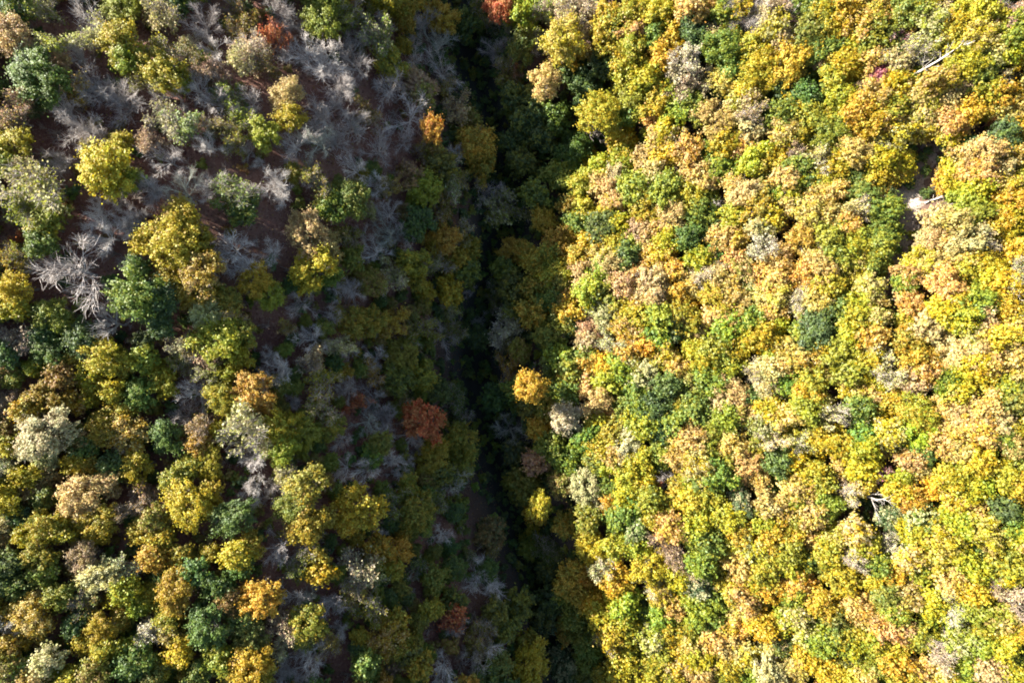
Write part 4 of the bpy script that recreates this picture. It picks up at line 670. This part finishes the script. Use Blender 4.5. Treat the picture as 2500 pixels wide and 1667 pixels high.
def plant(t, rng):
    nm, cat = NAMES[t['kind']]
    root = bpy.data.objects.new(nm, None); C.objects.link(root)
    root.empty_display_size = 0.3
    R = t['R']
    root.location = (t['x'], t['y'], t['z'] - 0.05 * R)
    sx = rng.uniform(0.84, 1.19)
    root.scale = (R * sx, R / sx, R * t['tall'])
    root.rotation_euler = (rng.normal(0, .06), rng.normal(0, .06), rng.uniform(0, 6.283))
    if t['kind'] == 'D':                                # dead stems lean out down the slope of the canopy
        u = Vector((t['x'], t['y'], 0)).normalized(); ax = Vector((-u.y, u.x, 0))
        from mathutils import Quaternion
        q = Quaternion(ax, math.radians(rng.uniform(30, 48))) @ Quaternion((0, 0, 1), rng.uniform(0, 6.28))
        root.rotation_euler = q.to_euler()
        root.location.z += 0.1 * R; root.location.x -= u.x * 0.95 * R; root.location.y -= u.y * 0.95 * R
    root['label'] = t['label']; root['category'] = cat; root['group'] = GROUPS[t['kind']]
    k = t['kind']
    if k in 'LK':
        if k == 'K': me = CROWN_LUMPY[rng.integers(len(CROWN_LUMPY))] if t['r'] > 34 else CROWN_SMALL[rng.integers(len(CROWN_SMALL))]
        elif t['px'] < 1000 and t['py'] > 600 and t['r'] > 32: me = CROWN_LUMPY[rng.integers(len(CROWN_LUMPY))]
        else: me = CROWN_BIG[rng.integers(len(CROWN_BIG))] if t['r'] > 46 else CROWN_SMALL[rng.integers(len(CROWN_SMALL))]
        parts = [child('trunk', LEAFY_TRUNK[rng.integers(len(LEAFY_TRUNK))], root)]; cr = child('crown', me, root)
        bark = BARKS['leafy']
    elif k == 'S':
        a, b, c = HALF[rng.integers(len(HALF))]
        parts = [child('trunk', a, root), child('branches', b, root)]; cr = child('crown', c, root); bark = BARKS['half']
        if t['c1'] == 'w' or t['c2'] == 'w': bark = BARKS['w']
        if t['s'] > 5: bark = (0.55, 0.47, 0.40)
        if t['c1'] == 'r' : bark = (0.30, 0.14, 0.10)
        if t['c1'] == 't' : bark = (0.36, 0.27, 0.21)
    else:
        if k == 'D': a, b = STEM[rng.integers(len(STEM))]
        else: a, b = BARE[3 * rng.integers(5) + (0 if R > 3.6 else 1 if R > 2.6 else 2)]
        parts = [child('trunk', a, root), child('branches', b, root)]; cr = None
        bark = BARKS[t['c1']] if k == 'B' else BARKS['stem']
    if t['raise'] and cr:
        cr.location.z = t['raise']; parts[0].scale.z = (2.1 + t['raise']) / 2.1
    bk = np.array(bark) * rng.uniform(0.85, 1.15)
    for p in parts: p['bark_colour'] = [float(v) for v in bk]
    if cr:
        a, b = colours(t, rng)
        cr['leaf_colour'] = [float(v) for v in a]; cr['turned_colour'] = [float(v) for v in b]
    return root

# ------------------------------------------------------------------ labels
mark_label, mark_short = {}, {}
for line in MARKS.strip().split('\n'):
    m, a, b = line.split('|'); mark_label[m] = a; mark_short[m] = b
WORD = {'y': 'yellow', 'l': 'lime', 'g': 'green', 'd': 'dark green', 'o': 'orange-gold', 'p': 'peach', 't': 'tan', 'c': 'cream', 'r': 'red', 'm': 'purple', 'v': 'olive', 'b': 'brown', 'w': 'whitish', 'x': 'orange'}
def looks(t):
    k, a, b = t['kind'], t['c1'], t['c2']
    size = 'small ' if t['r'] < 33 else ('large ' if t['r'] > 45 else '')
    if k == 'B': return size + {'w': 'whitish', 'g': 'grey', 'm': 'mossy grey'}[a] + ' bare tree'
    if k == 'D': return size + 'white stem'
    c = WORD[a] + (('-' + WORD[b]) if b and b != a else '')
    if k == 'S': return size + c + ' half-bare tree'
    return size + c + (' lumpy tree' if k == 'K' else ' tree')
def relation(t, m):
    dx, dy = t['px'] - m['px'], t['py'] - m['py']
    g = math.hypot(dx, dy)
    near = 'touching' if g < 0.9 * (t['r'] + m['r']) else ('close to' if g < 150 else 'some way from')
    out = dx if m['s'] > 0 else -dx
    v = 'above' if dy < 0 else 'below'
    h = 'uphill of' if out > 0 else 'ravineward of'
    sh = mark_short[m['mark']]
    if abs(dy) > 2.2 * abs(dx): w = ('just ' if near != 'some way from' else 'well ') + v
    elif abs(dx) > 2.2 * abs(dy): w = ('just ' if near != 'some way from' else 'well ') + h
    else: w = ('just ' if near != 'some way from' else 'well ') + v + ' and ' + h
    return w + ' ' + sh
marks = [t for t in T if t['mark']]
import re
def nwords(c): return len(re.findall(r'[A-Za-z]+', c))
used = set()
for t in marks: t['label'] = mark_label[t['mark']]; used.add(t['label'])
for t in T:
    if t['mark'] or not t['own']: continue
    near = sorted(marks, key=lambda m: math.hypot(t['px'] - m['px'], t['py'] - m['py']))[:25]
    lab = None
    for m in near[:6]:
        c = looks(t) + ' ' + relation(t, m)
        if c not in used and nwords(c) <= 16: lab = c; break
    if lab is None:
        for i in range(3):
            for j in range(i + 1, 5):
                c = looks(t) + ' between ' + mark_short[near[i]['mark']] + ' and ' + mark_short[near[j]['mark']]
                if lab is None and c not in used and nwords(c) <= 16: lab = c
    if lab is None:
        for m in near:
            c = looks(t) + ' ' + relation(t, m)
            if lab is None and c not in used and nwords(c) <= 16: lab = c
    if lab is None: print('LABEL-LONG', looks(t), t['px'], t['py']); lab = looks(t) + ' ' + relation(t, near[0])
    t['label'] = lab; used.add(lab)
    if nwords(lab) > 16: print('LONG', lab)

rng = np.random.default_rng(11)
for t in T:
    if t['own']: plant(t, rng)

# ------------------------------------------------------------------ the rest of the wood, too many crowns to count: one mass
def mass_protos(seed, n, size, lobes, sub, mr, sr, k):
    out = []
    for i in range(k):
        r = np.random.default_rng(seed + i)
        P, Nn, K = crown_points(r, n, lobes, sub, mr, sr)
        v, f = leaf_quads(r, P, Nn, size)
        out.append((v, K))
    return out
PM = mass_protos(800, 3100, 0.100, 9, 18, 0.44, 0.11, 12)
PF = mass_protos(850, 800, 0.21, 8, 7, 0.42, 0.2, 6)
PU = mass_protos(900, 260, 0.30, 5, 5, 0.45, 0.26, 6)

def build_mass(name, items, protos, rng, label, trunks=True):
    V, A, B, TN, CL = [], [], [], [], []
    for (x, y, z, R, tall, a, b) in items:
        v, K = protos[rng.integers(len(protos))]
        th = rng.uniform(0, 6.283); c, s = math.cos(th), math.sin(th)
        sx = rng.uniform(.9, 1.1)
        w = v * np.array([sx, 1 / sx, 1.0])
        w = np.stack([w[:, 0] * c - w[:, 1] * s, w[:, 0] * s + w[:, 1] * c, w[:, 2] * tall], 1) * R + np.array([x, y, z])
        V.append(w); n = len(K)
        A.append(np.repeat(np.array([[*a, 1.0]]), n, 0)); B.append(np.repeat(np.array([[*b, 1.0]]), n, 0))
        TN.append(rng.random(n)); CL.append(np.clip(K * .8 + rng.random(n) * .25, 0, 1))
    V = np.concatenate(V); n = len(V) // 4
    o = mesh_object(name, V, np.arange(4 * n).reshape(n, 4), LEAF_MASS)
    face_attr(o, "leaf_colour", np.concatenate(A), 'FLOAT_COLOR'); face_attr(o, "turned_colour", np.concatenate(B), 'FLOAT_COLOR')
    face_attr(o, "tone", np.concatenate(TN)); face_attr(o, "clump", np.concatenate(CL))
    o["kind"] = "stuff"; o["label"] = label
    return o, items

items, far_items = [], []
for t in T:
    if t['own']: continue
    a, b = colours(t, rng)
    items.append((t['x'], t['y'], t['z'], t['R'], t['tall'], a, b))
# crowns that the survey does not name: gaps of the sunny canopy and the wood around the picture
PX = np.array([t['px'] for t in T]); PY = np.array([t['py'] for t in T]); PR = np.array([t['r'] for t in T])
PX_X = np.array([1.9 if t['mark'] == 'round_yellow' else 1.25 if t['kind'] in 'SB' else 0.78 for t in T])
vp = lambda py: np.interp(py, [-300, 0, 138, 372, 510, 680, 850, 1010, 1170, 1330, 1540, 1666, 1970], [1090, 1116, 1153, 1222, 1222, 1180, 1148, 1158, 1212, 1265, 1329, 1371, 1470])
def on_path(px, py, pad):
    return any(math.hypot(px - a, py - b) < r + pad for a, b, r in PATH)
for py in np.arange(-330, 2000, 34):
    for px in np.arange(-380, 2880, 34):
        qx, qy = px + rng.uniform(-15, 15), py + rng.uniform(-15, 15)
        inside = -10 < qx < 2510 and -10 < qy < 1677
        side = qx - float(vp(qy))
        if inside and side < 190: continue
        if abs(side) < 110: continue
        if on_path(qx, qy, 26): continue
        r = rng.uniform(21, 46)
        d = np.hypot(PX - qx, PY - qy)
        if inside and rng.random() < 0.42: continue
        if (d < (PX_X * PR if inside else 0.95 * PR + 12)).any(): continue
        PX = np.append(PX, qx); PY = np.append(PY, qy); PR = np.append(PR, r); PX_X = np.append(PX_X, 0.78)
        keys = 'yylplgvlyp' if side > 0 else 'vogbvocg'
        k = keys[rng.integers(len(keys))]
        t = dict(kind='L', c1=k, c2=NEXT[k])
        a, b = colours(t, rng)
        tall = rng.uniform(0.95, 1.2)
        x, y, z, R = place(qx, qy, r, 1.45 * tall)
        (items if -60 < qx < 2560 and -60 < qy < 1727 else far_items).append((x, y, z, R, tall, a, b))
for py in np.arange(430, 1690, 30):                      # smaller trees between the bare ones on the shaded bank
    for px in np.arange(560, 1110, 30):
        qx, qy = px + rng.uniform(-14, 14), py + rng.uniform(-14, 14)
        side = qx - float(vp(qy)); r = rng.uniform(15, 28)
        if side > -70 or side < -470 or rng.random() < 0.35: continue
        d = np.hypot(PX - qx, PY - qy)
        if (d < 0.62 * PR + 0.4 * r).any(): continue
        PX = np.append(PX, qx); PY = np.append(PY, qy); PR = np.append(PR, r)
        k = 'vvgdvbgov'[rng.integers(9)]
        a, b = colours(dict(kind='L', c1=k, c2=NEXT[k], s=-1), rng); tall = rng.uniform(0.8, 1.1)
        x, y, z, R = place(qx, qy, r, 1.45 * tall)
        items.append((x, y, z, R, tall, a, b))
build_mass("forest_canopy", items, PM, rng, "sea of smaller yellow, lime and peach crowns filling the wood between the larger trees")
build_mass("forest_canopy", far_items, PF, rng, "mixed autumn crowns of the wood beyond the trees at the photo's edges")
print('MASS', len(items), len(far_items))

def trunks_mass(items, rng):
    Vs, Fs, n0 = [], [], 0
    for (x, y, z, R, tall, a, b) in items:
        pts = np.array([[0, 0, -.1], [rng.normal(0, .03), rng.normal(0, .03), .8], [rng.normal(0, .06), rng.normal(0, .06), 1.6]]) * R * np.array([1, 1, tall]) + np.array([x, y, z])
        V, F = [], []
        tube(V, F, pts, np.array([.075, .05, .02]) * R, 5)
        Vs.append(V[0]); Fs.append(F[0] + n0); n0 += len(V[0])
    o = mesh_object("forest_trunks", np.concatenate(Vs), np.concatenate(Fs), BARK)
    o["kind"] = "stuff"; o["label"] = "grey trunks standing under the smaller crowns of the wood"; o["bark_colour"] = [.2, .17, .14]
trunks_mass(items + far_items, rng)

# ------------------------------------------------------------------ undergrowth and fallen leaves
und = []
for y in np.arange(-78, 78, 1.7):
    for x in np.arange(-95, 95, 1.7):
        xx, yy = x + rng.uniform(-.8, .8), y + rng.uniform(-.8, .8)
        s = xx - float(valley_x(yy))
        z = float(terrain(xx, yy)); d = CAM_H - z
        px, py = 1250 + xx / d / 1.5 * 2500, 833.5 - yy / d / 1.5 * 2500
        if s > 4: p = 0.75
        elif s > -12: p = 0.85
        else: p = 0.10 + 0.65 / (1 + math.exp(-(py - 950 + 0.35 * max(0, px - 300)) / 70))
        if px > 640 and s < -12: p = min(p, 0.30)
        if rng.random() > p or on_path(px, py, -2): continue
        keys = 'dgggvbgl' if s > 12 else 'ddgdvg' if s > 4 else ('dddgv' if s > -12 else 'vbgdb')
        k = keys[rng.integers(len(keys))]
        a, b = colours(dict(kind='L', c1=k, c2=NEXT[k]), rng)
        R = rng.uniform(0.55, 1.25)
        und.append((xx, yy, z - 0.55 * R, R, rng.uniform(.7, 1.1), a, b))
build_mass("undergrowth", und, PU, rng, "low dark green and brown bushes covering the ground under the trees")

# brushwood: thin leafless saplings between the bare trees, beyond counting
bs = []
for i in range(4):
    t_, b_, tips = skeleton(950 + i, 5, (0.1, 0.4), (30, 75), fine=2, thick=1.3, keep=0.7)
    bs.append((np.concatenate([t_[0], b_[0]]), np.concatenate([t_[1], b_[1] + len(t_[0])])))
Vs, Fs, n0 = [], [], 0
for y in np.arange(-72, 72, 2.9):
    for x in np.arange(-88, 0, 2.9):
        xx, yy = x + rng.uniform(-1.4, 1.4), y + rng.uniform(-1.4, 1.4)
        s = xx - float(valley_x(yy))
        if s > -7 or rng.random() > 0.6: continue
        v, f = bs[rng.integers(4)]
        th = rng.uniform(0, 6.28); c, s_ = math.cos(th), math.sin(th); R = rng.uniform(0.7, 1.6)
        Vs.append(np.stack([v[:, 0] * c - v[:, 1] * s_, v[:, 0] * s_ + v[:, 1] * c, v[:, 2] * rng.uniform(.6, 1)], 1) * R + np.array([xx, yy, float(terrain(xx, yy)) - .05]))
        Fs.append(f + n0); n0 += len(v)
br = mesh_object("brushwood", np.concatenate(Vs), np.concatenate(Fs), BARK)
br["kind"] = "stuff"; br["label"] = "grey leafless brushwood and saplings between the bare trees"; br["bark_colour"] = [.34, .27, .215]

n = 70000
x = rng.uniform(-85, 10, n); y = rng.uniform(-70, 70, n); s = x - valley_x(y)
ok = s < -3; x, y = x[ok], y[ok]; n = len(x)
P = np.stack([x, y, terrain(x, y) + 0.05], 1)
v, f = leaf_quads(rng, P, np.array([0.3, 0, 1.0]) + rng.normal(0, .35, (n, 3)), 0.20)
lit = mesh_object("fallen_leaves", v, f, LEAF_MASS)
pal = np.array([(0.13, .05, .03, 1), (.18, .085, .05, 1), (.075, .03, .022, 1), (.25, .15, .09, 1), (.20, .13, .03, 1), (.10, .05, .04, 1)])
face_attr(lit, "leaf_colour", pal[rng.integers(len(pal), size=n)], 'FLOAT_COLOR'); face_attr(lit, "turned_colour", pal[rng.integers(len(pal), size=n)], 'FLOAT_COLOR')
face_attr(lit, "tone", rng.random(n)); face_attr(lit, "clump", rng.random(n))
lit["kind"] = "stuff"; lit["label"] = "red-brown fallen leaves strewn over the ground of the bare wood"

# ------------------------------------------------------------------ the dirt track: a thin uneven sheet on the slope
def ground_point(px, py):
    return place(px, py, 0.001)[:3]
pts = np.array([ground_point(a, b)[:2] for a, b, r in PATH]); wid = np.array([r * 1.5 * 105 / 2500 for a, b, r in PATH])
uu = np.linspace(0, len(pts) - 1, 70)
cx = np.interp(uu, range(len(pts)), pts[:, 0]); cy = np.interp(uu, range(len(pts)), pts[:, 1]); cw = np.interp(uu, range(len(pts)), wid) * (1 + 0.22 * np.sin(uu * 9) + 0.15 * np.sin(uu * 23 + 1))
tx, ty = np.gradient(cx), np.gradient(cy); ln = np.hypot(tx, ty); nx_, ny_ = -ty / ln, tx / ln
K = np.linspace(-1.15, 1.15, 15)
Xp = cx[:, None] + nx_[:, None] * cw[:, None] * K; Yp = cy[:, None] + ny_[:, None] * cw[:, None] * K
Zp = terrain(Xp, Yp) + 0.07 - 0.05 * np.abs(K) ** 4
idx = np.arange(Xp.size).reshape(Xp.shape)
path = mesh_object("dirt_track", np.stack([Xp, Yp, Zp], -1).reshape(-1, 3), np.stack([idx[:-1, :-1], idx[:-1, 1:], idx[1:, 1:], idx[1:, :-1]], -1).reshape(-1, 4), dirt_material())
path["kind"] = "structure"
ch = np.exp(-((np.repeat(uu, 15) - 3.2) / 0.9) ** 2) * 0.75 * (np.tile(K, 70) * (1 if True else 1) > -2)
face_attr(path, "chalk", ch, 'FLOAT', 'POINT')

# a bleached fallen log beside the track
from mathutils import Quaternion
x, y, z, _ = place(2281, 487, 0.001)
log = bpy.data.objects.new("fallen_log", None); C.objects.link(log); log.location = (x, y, z + 0.16)
log["label"] = "bleached white fallen log lying beside the bare dirt track"; log["category"] = "log"
lr = np.random.default_rng(5)
V_, F_ = [], []
tube(V_, F_, np.array([[-1.6, 0, .12], [-.7, .08, .1], [.3, -.05, .14], [1.4, .1, .3]]), np.array([.17, .15, .12, .07]), 8)
tr_ = mesh_object("trunk", V_[0], F_[0], BARK, log); tr_["bark_colour"] = [.66, .60, .50]
V_, F_ = [], []
for p0, d0 in (((.2, 0, .16), (.5, .8, .35)), ((.8, 0, .2), (.7, -.7, .4)), ((-.4, .05, .15), (.4, .7, .5))):
    tube(V_, F_, wander(lr, np.array(p0), np.array(d0), .9, 4, .15, .02), np.linspace(.05, .015, 5), 5)
bo_ = mesh_object("branches", np.concatenate(V_), np.concatenate(F_), BARK, log); bo_["bark_colour"] = [.66, .60, .50]
log.rotation_euler = (0, -0.3, math.radians(22))
